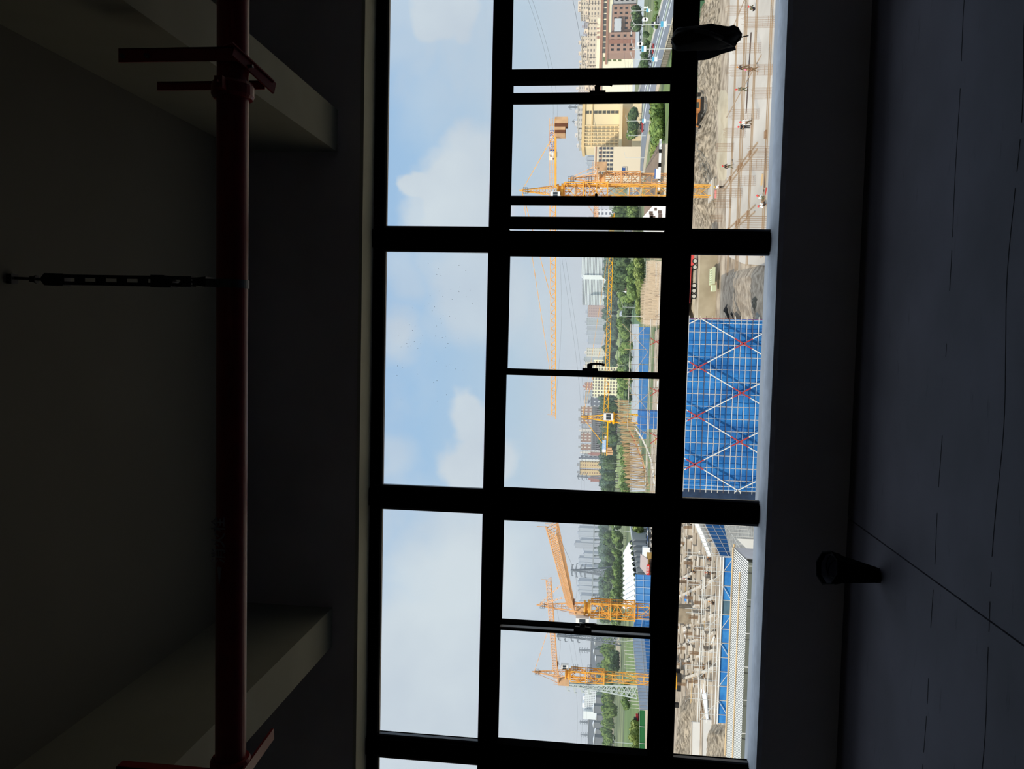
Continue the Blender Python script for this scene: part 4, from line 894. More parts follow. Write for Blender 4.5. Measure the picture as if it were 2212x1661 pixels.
# low sheds and workshops at the far left
m_shed = mat('shed_grey', (118, 122, 128), .85); m_shedroof = mat('shed_roof_white', (206, 208, 212), .7)
for i, (ya, yb, vt, vb) in enumerate(((1380, 1394, 1283, 1291), (1403, 1414, 1281, 1288), (1417, 1430, 1285, 1292), (1506, 1520, 1285, 1294), (1524, 1540, 1280, 1288), (1545, 1556, 1286, 1295), (1560, 1572, 1280, 1290), (1575, 1590, 1284, 1296), (1592, 1612, 1281, 1292), (1120, 1132, 1300, 1307), (1150, 1160, 1306, 1310))):
    d_ = 760+(i % 4)*60; p = at(vb, (ya+yb)/2, d_); zt = zp(vt, (ya+yb)/2, d_); x0, x1 = at(vt, yb, d_).x, at(vt, ya, d_).x; w_ = x1-x0
    t = thing('shed', ((x0+x1)/2, p.y, ZG), '%s small grey shed with white pitched roof, counted leftwards from the leftmost crane' % ORD[i], 'shed', 'far sheds')
    MB().box((x0, p.y, ZG), (x1, p.y+w_*.8, zt-1.2)).build('wall', m_shed, t)
    r = MB(); xm = (x0+x1)/2; r.poly3([(x0-.4, p.y-.4, zt-1.2), (x1+.4, p.y-.4, zt-1.2), (xm, p.y-.4, zt)], [(x0-.4, p.y+w_*.8+.4, zt-1.2), (x1+.4, p.y+w_*.8+.4, zt-1.2), (xm, p.y+w_*.8+.4, zt)]); r.build('roof', m_shedroof, t)
# tensile canopies on the park
m_memb = mat('grey_membrane', (150, 156, 166), .6, var=.05, scale=.2); m_membw = mat('white_membrane', (232, 234, 236), .6); m_membb = mat('brown_membrane', (120, 98, 84), .7); m_memi = mat('blue_grey_membrane', (104, 128, 152), .5)
def shell(label, ya, yb, vt, vb, m, lean, end=None):
    p = gnd(vb, (ya+yb)/2); d_ = p.y-EYE.y; x1, x0 = at(vb, ya, d_).x, at(vb, yb, d_).x; h = zp(vt, (ya+yb)/2, d_)-ZG; L_ = x1-x0
    t = thing('canopy', ((x0+x1)/2, p.y, ZG), label, 'canopy')
    n = 18; k_ = 12; vs = []; fs = []
    for i in range(n+1):
        u = i/n; r = math.sin(math.pi*min(1, u**lean))**.6 if 0 < u < 1 else 0.02; x = x1-(x1-x0)*u
        for j in range(k_+1):
            a = math.pi*j/k_; vs.append((x, p.y+L_*.28*r*math.cos(a), ZG+h*r*math.sin(a)))
    for i in range(n):
        for j in range(k_): a = i*(k_+1)+j; fs.append((a, a+1, a+k_+2, a+k_+1))
    MB().add(vs, fs).build('membrane', m, t, smooth=True)
    if end:
        MB().poly3([(x1-L_*.12+(L_*.30)*math.cos(a)-L_*.1, p.y-L_*.30, ZG+h*.72*max(0, math.sin(a))) for a in [math.pi*i/10 for i in range(11)]], [(x1-L_*.12+(L_*.30)*math.cos(a)-L_*.1, p.y-L_*.27, ZG+h*.72*max(0, math.sin(a))) for a in [math.pi*i/10 for i in range(11)]]).build('end_screen', end, t)
shell('white arched canopy with blue-grey end, first of five from the right', 590, 614, 1339, 1359, m_membw, .8, m_memi)
shell('white and brown arched canopy beside the bare-earth mound', 618, 644, 1339, 1361, m_membw, .8, m_membb)
shell('grey teardrop canopy, rightmost of the three grey ones', 649, 686, 1339, 1357, m_memb, .5)
shell('grey teardrop canopy in the middle of the three', 670, 702, 1338, 1352, m_memb, .55)
shell('grey teardrop canopy, leftmost of the three grey ones', 687, 724, 1337, 1351, m_memb, .5)
# arched white market roof, market front and the parked cars
rf_ = gnd(1374, 1215); d_ = 330; t = thing('market_hall', (at(1360, 1215, d_).x, at(1360, 1215, d_).y, ZG), 'long white roof of small vaults ending in a scalloped edge, left window', 'building')
nv = 12
for k in range(nv):
    u = k/(nv-1); py = 1172+(1300-1172)*u; va, vb = 1352.5, 1366+12*min(1, u*1.4)
    dk = 330-55*u; p = at(vb, py, dk); pr = at(va, py, dk+60); w_ = abs(at(vb, py+5.6, dk).x-at(vb, py-5.6, dk).x)/2
    vs = []; fs = []; m_ = 8
    for (c, zz_) in ((p, p.z), (Vector((p.x*1.16-6, p.y+55, 0)), zp(va, py, dk+55))):
        for j in range(m_+1): a = math.pi*j/m_; vs.append((c.x+w_*math.cos(a), c.y, zz_+1.3*math.sin(a)))
    for j in range(m_): fs.append((j, j+1, m_+2+j, m_+1+j))
    MB().add(vs, fs).build('roof_vault', m_membw, t)
    MB().box((p.x-w_, p.y+1, ZG), (p.x+w_, p.y+50, p.z-.1)).build('wall_bay', mat('market_wall', (150, 154, 156), .8), t)
dm = 285; mk = thing('shop_row', (at(1400, 1225, dm).x, at(1400, 1225, dm).y, ZG), 'shop row with grey pink roof and red lettered sign over yellow fronts', 'building')
mb = MB(); A = fbox(mb, 1207, 1243, 1400, dm, 9); x0, x1, y_, zb, zt = A; mb.build('wall', mat('shop_yellow', (214, 168, 92), .8), mk)
MB().poly3([(x0, y_-.6, zt), (x1, y_-.6, zt), (x1-1, y_+10, zt+2.0), (x0, y_+10, zt+2.0)], [(x0, y_-.6, zt+.3), (x1, y_-.6, zt+.3), (x1-1, y_+10, zt+2.3), (x0, y_+10, zt+2.3)]).build('roof', mat('pink_grey_roof', (168, 150, 144), .85), mk)
s0, s1 = at(1399, 1242, dm-1).x, at(1399, 1219.5, dm-1).x; sz0, sz1 = zp(1403, 1230, dm-1), zp(1396.5, 1230, dm-1)
sg = MB().box((s0, y_-1.2, sz0), (s1, y_-1.05, sz1)).build('sign', mat('sign_red', (206, 52, 48), .6), mk)
for c_, p_ in (('羊', 1236.5), ('肉', 1230.5), ('皿', 1224.5)): text_part('lettering', c_, .95, Matrix.Translation((at(1399.5, p_, dm-1).x, y_-1.25, (sz0+sz1)/2)) @ FACE_US, m_wh, mk, extrude=.03)
for i in range(4): xx = x0+(x1-x0)*(i+.5)/4; MB().box((xx-.8, y_-.08, ZG), (xx+.8, y_, ZG+2.4)).build('shop_window', mat('shop_dark', (70, 56, 50), .4), mk)
# ================================================================== scaffolds and the site
m_tube = mat('scaffold_tube', (196, 188, 176), .55, var=.12, scale=2)
m_tubew = mat('white_tube', (216, 214, 208), .55)
m_redp = mat('red_painted_tube', (176, 58, 52), .55)
m_net = mat('blue_netting', (30, 96, 164), .8, rgb2=(46, 126, 196), scale=.55, detail=6, stretch=(1, 1, .35))
m_rusty = mat('rusty_rebar', (142, 112, 84), .8, var=.12, scale=2)
m_tanbar = mat('pale_rebar', (196, 168, 128), .8)
m_ply = mat('formwork_ply', (190, 164, 124), .85, var=.14, scale=.7)
def box_at(name, c, s, m, par, **k): return MB().cbox(c, s).build(name, m, par, **k)
# --- the blue netted scaffold, broadside
DS = 92.0; YS = DS+EYE.y
bx0, bx1 = at(1560, 1061, DS).x, at(1560, 689, DS).x
zt = zp(1462, 870, DS)
sc1 = thing('scaffold', ((bx0+bx1)/2, YS, ZG), 'tall blue-netted scaffold wall crossed by red and white diagonal braces', 'scaffold')
nm = MB(); nx, nz = 60, 24; vs = []; fs = []
for j in range(nz+1):
    for i in range(nx+1):
        x = bx0+(bx1-bx0)*i/nx; z = ZG+(zt-ZG)*j/nz; vs.append((x, YS+.55+.06*mnoise.noise(Vector((x*1.3, 0, z*.5)))+.03*math.sin(z*9.9), z))
for j in range(nz):
    for i in range(nx): a = j*(nx+1)+i; fs.append((a, a+1, a+nx+2, a+nx+1))
nm.add(vs, fs); nm.build('netting', m_net, sc1, smooth=True)
stp = (bx1-bx0)/14.4; k = 0; x = bx1-.12
xs_ = []
while x > bx0: xs_.append(x); x -= 1.375
for x in xs_: MB().tube((x, YS, ZG), (x, YS, zt+.3), .035, 6).build('standard', m_tube, sc1)
for x in (bx1+.02, bx1-.5, bx0+.05, bx0+.5): MB().tube((x, YS+.3, ZG), (x, YS+.3, zt+.3), .03, 6).build('standard', m_tubew if x < bx1 else m_redp, sc1)
z = ZG+.2; i = 0
while z < zt+.2:
    MB().tube((bx0-.2, YS-.05, z), (bx1+.3, YS-.05, z), .034, 6).build('ledger', (m_tube, m_tube, m_tubew, mat('dark_tube', (84, 70, 66), .6))[i % 4], sc1); z += .63; i += 1
P = 5.45; slope = 90/51.0
xc0 = at(1508, 793, DS).x; zc0 = at(1508, 793, DS).z
for sgn in (-1, 1):
    for k in range(-5, 6):
        # line z = zc0 + sgn*slope*(x-(xc0+k*P)); clip to the wall
        x0 = xc0+k*P; pts = []
        for xx in (bx0, bx1):
            zz_ = zc0+sgn*slope*(xx-x0); pts.append((xx, zz_))
        (xa, za), (xb, zb) = pts
        def clip(xq): return zc0+sgn*slope*(xq-x0)
        lo, hi = bx0, bx1
        for zl in (ZG, zt):
            xq = x0+(zl-zc0)/(sgn*slope)
            if zl == ZG: (lo, hi) = (max(lo, xq), hi) if sgn > 0 else (lo, min(hi, xq))
            else: (lo, hi) = (lo, min(hi, xq)) if sgn > 0 else (max(lo, xq), hi)
        if hi-lo < .8: continue
        b = MB(); b.bar((lo, YS-.14, clip(lo)), (hi, YS-.14, clip(hi)), .11)
        b.mi = 1
        n0 = int(math.floor((lo-xc0)/(P/2)))-1
        for q in range(n0, n0+14):
            xm = xc0+q*P/2; zm = clip(xm)
            if lo+.4 < xm < hi-.4: b.bar((xm-.55, YS-.145, clip(xm-.55)), (xm+.55, YS-.145, clip(xm+.55)), .125)
        b.build('diagonal_brace', [m_tubew, m_redp], sc1)
# building volume behind the netting: floors and deck
c1 = thing('concrete_frame', ((bx0+bx1)/2, YS+8, ZG), 'grey unfinished concrete building standing behind the blue netting', 'building')
for z_ in (ZG+3.4, ZG+7.2, zt-1.2): MB().box((bx0+.6, YS+1.2, z_-.3), (bx1-1.0, YS+15, z_)).build('floor_slab', m_conc, c1)
for xx in (bx0+1, (bx0+bx1)/2, bx1-1.6):
    for yy in (YS+1.5, YS+14): MB().box((xx-.3, yy-.3, ZG), (xx+.3, yy+.3, zt-1.2)).build('column', m_conc, c1)
MB().box((bx0+.8, YS+1.0, ZG), (bx1-1.2, YS+1.1, zt-1.2)).build('infill_wall', m_conc, c1)
# lower-left end beyond the netting: dark blue sheeting and panels
o = MB().box((bx0-2.2, YS+3.2, ZG), (bx0-.3, YS+3.4, zt-.5)).build('sheeting', mat('dark_blue_sheet', (40, 58, 84), .8, var=.2, scale=1)); tagt(o, 'dark slate-blue sheeting beside the left end of the netted scaffold', 'sheeting')
# --- open scaffold towers on the deck behind (seen above the window rail)
D2 = 118.0; Y2 = D2+EYE.y
X0, X1 = at(1400, 1062, D2).x, at(1400, 690, D2).x
s2 = thing('scaffold', ((X0+X1)/2, Y2, ZG), 'bare tan pipe scaffold rising beyond the netted wall, seen over the rail', 'scaffold')
ztop = zp(1357, 880, D2)
for i in range(24):
    x = X1-(X1-X0)*i/23; h_ = zp((1345, 1352, 1357, 1366)[(i*7) % 4], 880, D2)
    MB().tube((x, Y2, ZG), (x, Y2, h_), .03, 5).build('standard', m_tanbar if i % 3 else m_rusty, s2)
for v, r_, a, b in ((1357, .06, 700, 925), (1400, .07, 690, 1062), (1403, .04, 690, 1062), (1413, .04, 690, 1062), (1421, .05, 690, 1062), (1385, .025, 700, 940), (1372, .025, 830, 940)):
    MB().tube((at(v, b, D2).x, Y2-.1, zp(v, 880, D2)), (at(v, a, D2).x, Y2-.1, zp(v, 880, D2)), r_, 6).build('ledger', m_tube, s2)
for (va, ya, vb, yb) in ((1345, 700, 1400, 760), (1400, 760, 1352, 830), (1358, 745, 1400, 700), (1345, 900, 1412, 840), (1356, 830, 1405, 895), (1395, 930, 1350, 990), (1353, 905, 1400, 940)):
    p, q = at(va, ya, D2), at(vb, yb, D2); MB().bar((p.x, Y2-.2, p.z), (q.x, Y2-.2, q.z), .05).build('diagonal_brace', m_tanbar, s2)
for (va, ya, vb, yb) in ((1404, 730, 1428, 745), (1404, 745, 1428, 733), (1404, 855, 1428, 838), (1404, 838, 1428, 848), (1404, 958, 1428, 940), (1404, 935, 1428, 946)):
    p, q = at(va, ya, D2), at(vb, yb, D2); MB().bar((p.x, Y2-.25, p.z), (q.x, Y2-.25, q.z), .09).build('diagonal_brace', m_redp, s2)
# the upper deck with forms, standing behind
D3 = 132.0; zdk = zp(1402, 960, D3); xa_, xb_ = at(1402, 1064, D3).x, at(1402, 690, D3).x
dk = thing('deck', ((xa_+xb_)/2, D3+EYE.y, ZG), 'upper formwork deck crowded with timber and pale forms behind the scaffold', 'formwork deck')
MB().box((xa_, D3+EYE.y-8, zdk-2.6), (xb_, D3+EYE.y+9, zdk-2.3)).build('deck_board', m_ply, dk)
for i in range(8): xx = xa_+(xb_-xa_)*(i+.5)/8; MB().box((xx-.3, D3+EYE.y-7, ZG), (xx+.3, D3+EYE.y-6.4, zdk-2.6)).build('column', m_conc, dk)
random.seed(11)
m_whform = mat('white_form', (220, 218, 214), .7)
for i in range(46):
    xx = random.uniform(xa_+.5, xb_-1); yy = D3+EYE.y+random.uniform(-7.5, 5); hh = random.uniform(.3, 1.1); ww = random.uniform(.15, 1.3)
    o = MB().cbox((xx, yy, zdk-2.3+hh/2), (ww, random.uniform(.2, 1.6), hh)).build('timber', (m_ply, m_whform, mat('dark_timber', (76, 62, 52), .9), m_tanbar)[i % 4], dk)
# red-netted sloping edge and curved pale forms
for (pts, m_, w_) in ((((1357, 922), (1372, 950), (1385, 985), (1394, 1015), (1400, 1050)), m_tanbar, .22), (((1359, 930), (1374, 960), (1386, 992), (1396, 1030)), m_redp, .14), (((1372, 925), (1386, 945), (1400, 975), (1408, 1000), (1414, 1050)), m_whform, .25)):
    q = [at(v, y, 128) for v, y in pts]; MB().path(q, w_).build('edge_rail', m_, dk)
# --- starter bars: tall thin rods in cages
def cage_mesh(name, n, h, r, spread, m, lean=0, ties=3, grid=None):
    mb = MB(); rnd = random.Random(name)
    for i in range(n):
        if grid: x = (i % grid-(grid-1)/2)*spread; y = (i//grid)*spread*1.6
        else: x, y = rnd.uniform(-spread, spread), rnd.uniform(-spread, spread)
        mb.tube((x, y, 0), (x+rnd.uniform(-lean, lean), y+rnd.uniform(-lean, lean), h*rnd.uniform(.86, 1)), r, 5)
    if grid:
        w_ = spread*(grid-1)/2
        for k in range(ties): z = h*(k+.6)/(ties+4)*1.0; mb.bar((-w_, -.02, z), (w_, -.02, z), r*1.6)
    return mb.mesh(name, m)
sb = [cage_mesh('starter_a', 5, 4.6, .03, .30, m_tanbar, .25), cage_mesh('starter_b', 4, 4.2, .03, .25, m_rusty, .3), cage_mesh('starter_c', 6, 4.8, .028, .4, m_tanbar, .35)]
def place_mesh(name, me, loc, label, cat, group, sc_=1.0, rz=0):
    o = bpy.data.objects.new(name, me); C.objects.link(o); o.location = loc; o.scale = (1, 1, sc_) if not isinstance(sc_, tuple) else sc_; o.rotation_euler = (0, 0, rz); tagt(o, label, cat, group); return o
n = 0
for i in range(58):
    py = 866+(1052-866)*(i/57)+random.uniform(-2, 2); row = i % 3; dep = 118+row*7
    vt = 1327+(py-866)/186*22+random.uniform(-3, 5)+row*2; vb = 1356+(py-866)/186*44+random.uniform(-2, 6)
    p = at(vb, py, dep); h_ = zp(vt, py, dep)-p.z; me = sb[i % 3]
    place_mesh('starter_bars', me, p, 'tall tan starter bars left of the bright yellow crane, %s from the right' % ORD[i], 'rebar bundle', 'starter bars on the deck', h_/4.6)
# pale rebar field with stepped tops to the right of it
sbp = cage_mesh('starter_row', 12, 2.6, .05, .34, mat('beige_rebar', (206, 188, 164), .85), .1, 3, 12)
for i in range(20):
    py = 570+i*6.3; vt = 1387+max(0, (632-py))*.32 if py < 632 else 1386-(py-632)*.05; dep = 268
    vt = 1398 if py < 604 else (1398-(py-604)*.42 if py < 632 else 1386)
    for r_ in range(4):
        dp = dep-r_*9-(i % 2)*2; vb = vt+14+r_*9; p = at(vb, py+r_*1.0, dp)
        place_mesh('starter_row', sbp, p, 'comb of beige starter bars, %s from the right, row %s' % (ORD[i], ORD[r_]), 'rebar row', 'beige starter bar rows', 1.0, random.uniform(-.06, .06))
fb = thing('rebar_slab', (at(1412, 630, 235).x, at(1412, 630, 235).y, ZG), 'pale beige slab set with rows of starter bars under the bushes', 'slab')
pl = [(1400, 564), (1400, 602), (1392, 634), (1388, 700), (1452, 704), (1452, 564)]
zb_ = zp(1418, 630, 250)
def onz(v, y, z): d = dirp(v, y); return EYE+d*((z-EYE.z)/d.z)
MB().poly3([tuple(onz(a, b, zb_)-Vector((0, 0, 3.5))) for a, b in pl], [tuple(onz(a, b, zb_)) for a, b in pl]).build('slab_top', mat('beige_deck', (196, 178, 156), .9, rgb2=(168, 150, 128), scale=.5, detail=8), fb)
for v in (1399, 1409, 1421):
    p, q = onz(v, 702, zb_), onz(v, 566, zb_); MB().bar(p+Vector((0, 0, .5)), q+Vector((0, 0, .5)), .22).build('guard_rail', m_tubew, fb)
for py in (596, 640, 684):
    p = onz(1398, py, zb_); q = onz(1446, py, zb_); MB().bar(p+Vector((0, 0, .8)), q+Vector((0, 0, .8)), .12).build('guard_rail', m_rusty, fb)
# --- blue hoarding along the road
for k in range(9):
    ya = 706+k*27; 
    if 875 < ya < 905: continue
    p, q = at(1398.5, ya+26.4, 372), at(1398.5, ya, 372); zt_ = zp(1380.5, ya, 372)
    o = MB().box((p.x, p.y, ZG), (q.x, p.y+.12, zt_)).build('hoarding', mat('hoarding_blue', (72, 126, 186), .6, var=.12, scale=.3)); tagt(o, '%s blue hoarding panel from the right, behind the bare pipe scaffold' % ORD[k], 'hoarding', 'blue hoarding')
# --- pale slab: form lines, column cages
def line_on(v, y0, y1): p, q = gnd(v, y0), gnd(v, y1); return p, q
m_formline = mat('brown_form_edge', (160, 140, 118), .85, var=.12, scale=.4)
zl = ZG+.35
rows_d = []
for i, v in enumerate((1590, 1607.5, 1612, 1632, 1665)):
    y_ = gnd(v, 250, ZG).y; rows_d.append(y_)
    x0 = gnd(1600, 556).x-2; x1 = 78
    t = thing('form_strip', ((x0+x1)/2, y_, zl), '%s long pair of brown form edges across the pale slab, from the far side' % ORD[i], 'formwork strip')
    for s in ((-.55, .55) if i != 2 else (0,)): MB().box((x0, y_+s-.05, zl), (x1, y_+s+.05, zl+.14)).build('edge_board', m_formline, t)
for i, (va, ya) in enumerate(((1673, 278), (1645, 444), (1660, 100), (1600, 30))):
    x_ = gnd(va, ya).x; y0, y1 = 112, gnd(1578, 300).y+3
    t = thing('form_strip', (x_, (y0+y1)/2, zl), '%s form strip running away from the window over the slab' % ('widest brown', 'left brown', 'right thin', 'rightmost thin')[i], 'formwork strip')
    for s in ((-.45, .45) if i < 2 else (-.15,)): MB().box((x_+s-.08, y0, zl), (x_+s+.08, y1, zl+(.22 if i < 2 else .1))).build('edge_board', m_formline, t)
    if i < 2:
        for y_ in rows_d: MB().box((x_-.45, y_-.45, zl), (x_+.45, y_+.45, zl+.35)).build('junction_box', m_rusty, t)
cg = cage_mesh('column_cage', 12, 4.4, .017, .26, m_rusty, .03, 3, 6)
cspots = ((1622, 20, 47), (1683, 45, 70), (1650, 103, 62), (1683, 150, 100), (1682, 200, 50), (1646, 246, 62), (1616, 286, 46), (1590, 318, 38), (1684, 327, 60), (1668, 355, 68), (1638, 390, 58), (1609, 416, 58), (1585, 440, 38), (1684, 479, 76), (1600, 520, 44), (1566, 470, 28))
for i, (v, y, hp_) in enumerate(cspots):
    p = gnd(min(v, 1700), y); dep = p.y-EYE.y; h_ = hp_/1750*dep*1.02
    place_mesh('column_cage', cg, (p.x, p.y, zl), '%s cage of thin rusty column bars on the pale slab, counted from the right' % ORD[i], 'rebar cage', 'column cages on the slab', h_/4.4)
# loose pipes and planks on the slab
for lab, a, b, w_, m_ in (('long dark pipe lying on the slab beside the two workers', (1629, 70), (1618, 245), .16, mat('dark_pipe', (86, 74, 68), .6)), ('thin dark bar lying near the slab edge below the crane', (1662, 320), (1658, 405), .10, mat('dark_pipe', (86, 74, 68), .6)), ('pale timber lying left of the thin dark bar', (1655, 375), (1652, 400), .2, m_tanbar), ('orange red cable end by the crouching pair', (1663, 405), (1660, 420), .12, m_redp)):
    p, q = gnd(*a), gnd(*b); o = MB().bar((p.x, p.y, zl+w_/2), (q.x, q.y, zl+w_/2), w_).build('pipe' if 'pipe' in lab else 'bar', m_); tagt(o, lab, 'pipe' if 'pipe' in lab else 'bar')
# --- left: netted guard scaffold, receding part and frontal part
zt1 = EYE.z-15.2; pA, pB = tip_at_height(1512, 1112, zt1), tip_at_height(1556, 1202, zt1)
dB = pB.y; zb1 = at(1579, 1202, dB-EYE.y).z
s3 = thing('guard_scaffold', (pB.x, pB.y, zb1), 'blue-sheeted guard scaffold along the pit, turning the corner by the white hut', 'scaffold')
mb = MB(); mb.add([pA-Vector((0, 0, 3.2)), pB-Vector((0, 0, zt1-zb1)), pB, pA], [(0, 1, 2, 3)]); mb.add([pA-Vector((.05, .05, 3.2)), pB-Vector((.05, .05, zt1-zb1)), pB-Vector((.05, .05, 0)), pA-Vector((.05, .05, 0))], [(3, 2, 1, 0)]); mb.build('sheet', m_net, s3)
n_ = 11
for i in range(n_+1):
    p = pA+(pB-pA)*i/n_; MB().tube((p.x+.1, p.y-.1, ZG), (p.x+.1, p.y-.1, zt1+1.6), .035, 5).build('standard', m_tubew, s3)
for dz in (-3, -2, -1, 0, .8, 1.5): MB().tube(pA+Vector((.1, -.1, dz)), pB+Vector((.1, -.1, dz)), .035, 5).build('ledger', m_tubew, s3)
# frontal part with separate panels
dF = dB-EYE.y; yF = dB
z_top = zp(1557, 1380, dF); z_bot = zp(1577, 1380, dF)
pxs = list(range(1204, 1564, 31)); m_net2 = mat('blue_panel', (38, 112, 184), .7, rgb2=(60, 140, 206), scale=.8, detail=5)
for k, ya in enumerate(pxs):
    yb = min(ya+30, 1563); x0, x1 = at(1567, yb, dF).x, at(1567, ya, dF).x
    MB().box((x0, yF+.05, z_bot), (x1, yF+.1, z_top)).build('panel', mat('grey_net_panel', (84, 112, 128), .8, var=.15, scale=1) if k == 3 else m_net2, s3)
    xx = x1; zt_ = zp((1482, 1500, 1488, 1510)[k % 4], ya, dF)
    MB().tube((xx, yF, ZG), (xx, yF, zt_), .035, 5).build('standard', m_tubew, s3)
    MB().tube((xx, yF+1.6, ZG), (xx, yF+1.6, zt_), .03, 5).build('standard', m_tubew, s3)
    if k % 2 == 0: MB().bar((x0, yF-.1, z_bot if k % 4 else z_top), (x1, yF-.1, z_top if k % 4 else z_bot), .06).build('diagonal_brace', m_tubew, s3)
    if k % 3 == 1: MB().bar((x0-.8, yF-.1, zp(1514, ya, dF)), (x1, yF-.1, z_top), .05).build('diagonal_brace', m_tubew, s3)
xL, xR = at(1560, 1564, dF).x, at(1560, 1202, dF).x
for v, r_ in ((1513, .055), (1517, .04), (1532, .05), (1542, .04), (1550, .07), (1556, .09), (1577, .07)):
    MB().tube((xL, yF-.05, zp(v, 1390, dF)), (xR, yF-.05, zp(v, 1390, dF)), r_, 6).build('ledger', m_tubew, s3)
o = MB().tube((at(1583, 1661, dF-4).x, yF-4, zp(1580, 1500, dF-4)), (at(1583, 1175, dF-4).x, yF-4, zp(1581, 1300, dF-4)), .12, 8).build('gutter_pole', m_tanbar); tagt(o, 'long tan bamboo pole lying between blue panels and corrugated roof', 'pole')
# --- foundation pit: ground beams, pile caps, caged columns
random.seed(5)
m_gb = mat('ground_beam_concrete', (186, 174, 158), .9, var=.1, scale=.6); m_pit = mat('pit_shadow_soil', (112, 94, 76), .95, rgb2=(150, 130, 108), scale=.6)
for i in range(9):
    v = 1462+i*10.5; a = gnd(v, 1122+i*6); b = gnd(v+4, 1500 if i < 6 else 1390)
    t = thing('ground_beam', ((a.x+b.x)/2, a.y, ZG), '%s grey ground beam of the foundation grid, counted from the far side' % ORD[i], 'ground beam', 'foundation beams')
    MB().bar((a.x, a.y, ZG+.35), (b.x, a.y+(b.y-a.y)*.3, ZG+.35), .55, .7).build('beam', m_gb, t)
    MB().bar((a.x, a.y-1.6, ZG+.03), (b.x, a.y-1.6+(b.y-a.y)*.3, ZG+.03), 1.6, .2).build('trench', m_drain, t)
for i in range(10):
    ya = 1135+i*36; a = gnd(1462, ya+14); b = gnd(1548, ya-34+i*2)
    if b.x > gnd(1545, 1200).x-2: b = a+(b-a)*.55
    t = thing('ground_beam', (a.x, a.y, ZG), '%s ground beam running away from us, counted from the right of the pit' % ORD[i], 'ground beam', 'foundation cross beams')
    MB().bar((a.x, a.y, ZG+.3), (b.x, b.y, ZG+.3), .5, .6).build('beam', m_gb, t)
capm = MB().cbox((0, 0, .45), (1.6, 1.6, .9)).cbox((0, 0, .95), (1.9, 1.9, .12)).mesh('pile_cap', m_gb)
cgs = cage_mesh('pit_cage', 10, 1.9, .03, .14, m_rusty, .02, 3, 5); k = 0
for i in range(10):
    for j in range(6):
        v = 1466+j*14+random.uniform(-2, 2); y = 1135+i*37+random.uniform(-7, 7)+j*3
        if v > 1512 and (y < 1200 or y > 1500): continue
        p = gnd(v, y); place_mesh('pile_cap', capm, (p.x, p.y, ZG), 'concrete pile cap in the pit, column %s from right, row %s' % (ORD[i], ORD[j]), 'pile cap', 'pile caps in the pit', (.8+random.random()*.6,)*3, random.uniform(-.1, .1))
        if (i+j) % 2: place_mesh('bar_stub', cgs, (p.x, p.y, ZG+1.2), 'short rusty bar cage in the pit, column %s from right, row %s' % (ORD[i], ORD[j]), 'rebar cage', 'short cages in the pit')
for i in range(26):
    p = gnd(random.uniform(1458, 1545), 1132+i*19.5+random.uniform(-6, 6)); a = random.uniform(0, 3.1); l = random.uniform(2, 6)
    if p.x > gnd(1530, 1190).x: continue
    o = MB().bar((p.x-l*math.cos(a), p.y-l*math.sin(a)*.4, ZG+.3), (p.x+l*math.cos(a), p.y+l*math.sin(a)*.4, ZG+.35), .22).build('plank', (m_ply, m_tubew, m_rusty)[i % 3]); tagt(o, 'loose %s in the foundation pit, %s from the right' % (('timber plank', 'white pipe', 'rusty bar')[i % 3], ORD[i]), 'plank', 'loose planks in the pit')
# concrete trench walls at the far left
for i, (v, ya, yb) in enumerate(((1512, 1560, 1680), (1537, 1555, 1680))):
    a, b = gnd(v, ya), gnd(v-2, yb); t = thing('trench_side', (a.x, a.y, ZG), ('far', 'near')[i]+' pale concrete trench wall at the left edge of the pit', 'wall')
    MB().bar((a.x, a.y, ZG+.8), (b.x, b.y, ZG+.8), .4, 1.6).build('wall_panel', m_whform, t)
    MB().bar((a.x, a.y, ZG+1.65), (b.x, b.y, ZG+1.65), .6, .15).build('coping', m_gb, t)
# --- site hut with corrugated roof
dE = 86.0; e0 = at(1617, 1212, dE); ze = e0.z
ratio = dirp(1617, 1212).x/dirp(1585, 1181).x; dR = dE*ratio; zr = at(1585, 1181, dR).z
hx1 = e0.x; hx0 = at(1592, 1690, dE).x; yE, yR = dE+EYE.y, dR+EYE.y
hut = thing('site_hut', ((hx0+hx1)/2, yE, ZG), 'long two-storey grey site hut with a pale corrugated roof, bottom left', 'site hut')
rf = MB(); nr = 92; vs = []; fs = []; stp = (hx1-hx0)/nr
m_corr = mat('corrugated_roof', (214, 210, 198), .5, var=.05, scale=.3); m_corrd = mat('corrugation_valley', (58, 58, 60), .6)
for i in range(nr):
    x = hx0+i*stp
    rf.mi = 0; rf.add([(x, yE, ze), (x+stp*.5, yE, ze), (x+stp*.5, yR, zr), (x, yR, zr)], [(0, 1, 2, 3)])
    rf.add([(x+stp*.5, yE, ze), (x+stp*.56, yE, ze-.02), (x+stp*.56, yR, zr-.02), (x+stp*.5, yR, zr)], [(0, 1, 2, 3)])
    rf.mi = 1; rf.add([(x+stp*.56, yE, ze-.02), (x+stp*.96, yE, ze-.02), (x+stp*.96, yR, zr-.02), (x+stp*.56, yR, zr-.02)], [(0, 1, 2, 3)])
    rf.mi = 0; rf.add([(x+stp*.96, yE, ze-.02), (x+stp, yE, ze), (x+stp, yR, zr), (x+stp*.96, yR, zr-.02)], [(0, 1, 2, 3)])
rf.build('roof', [m_corr, m_corrd], hut)
MB().tube((hx0, yE+(yR-yE)*.48, ze+(zr-ze)*.48+.08), (hx1-2, yE+(yR-yE)*.48, ze+(zr-ze)*.48+.08), .07, 6).build('cross_batten', m_tanbar, hut)
MB().tube((hx0, yR-.2, zr+.1), (hx1, yR-.2, zr+.1), .09, 6).build('ridge_pipe', m_tanbar, hut)
m_hutw = mat('hut_wall', (196, 206, 196), .7, var=.03, scale=.6)
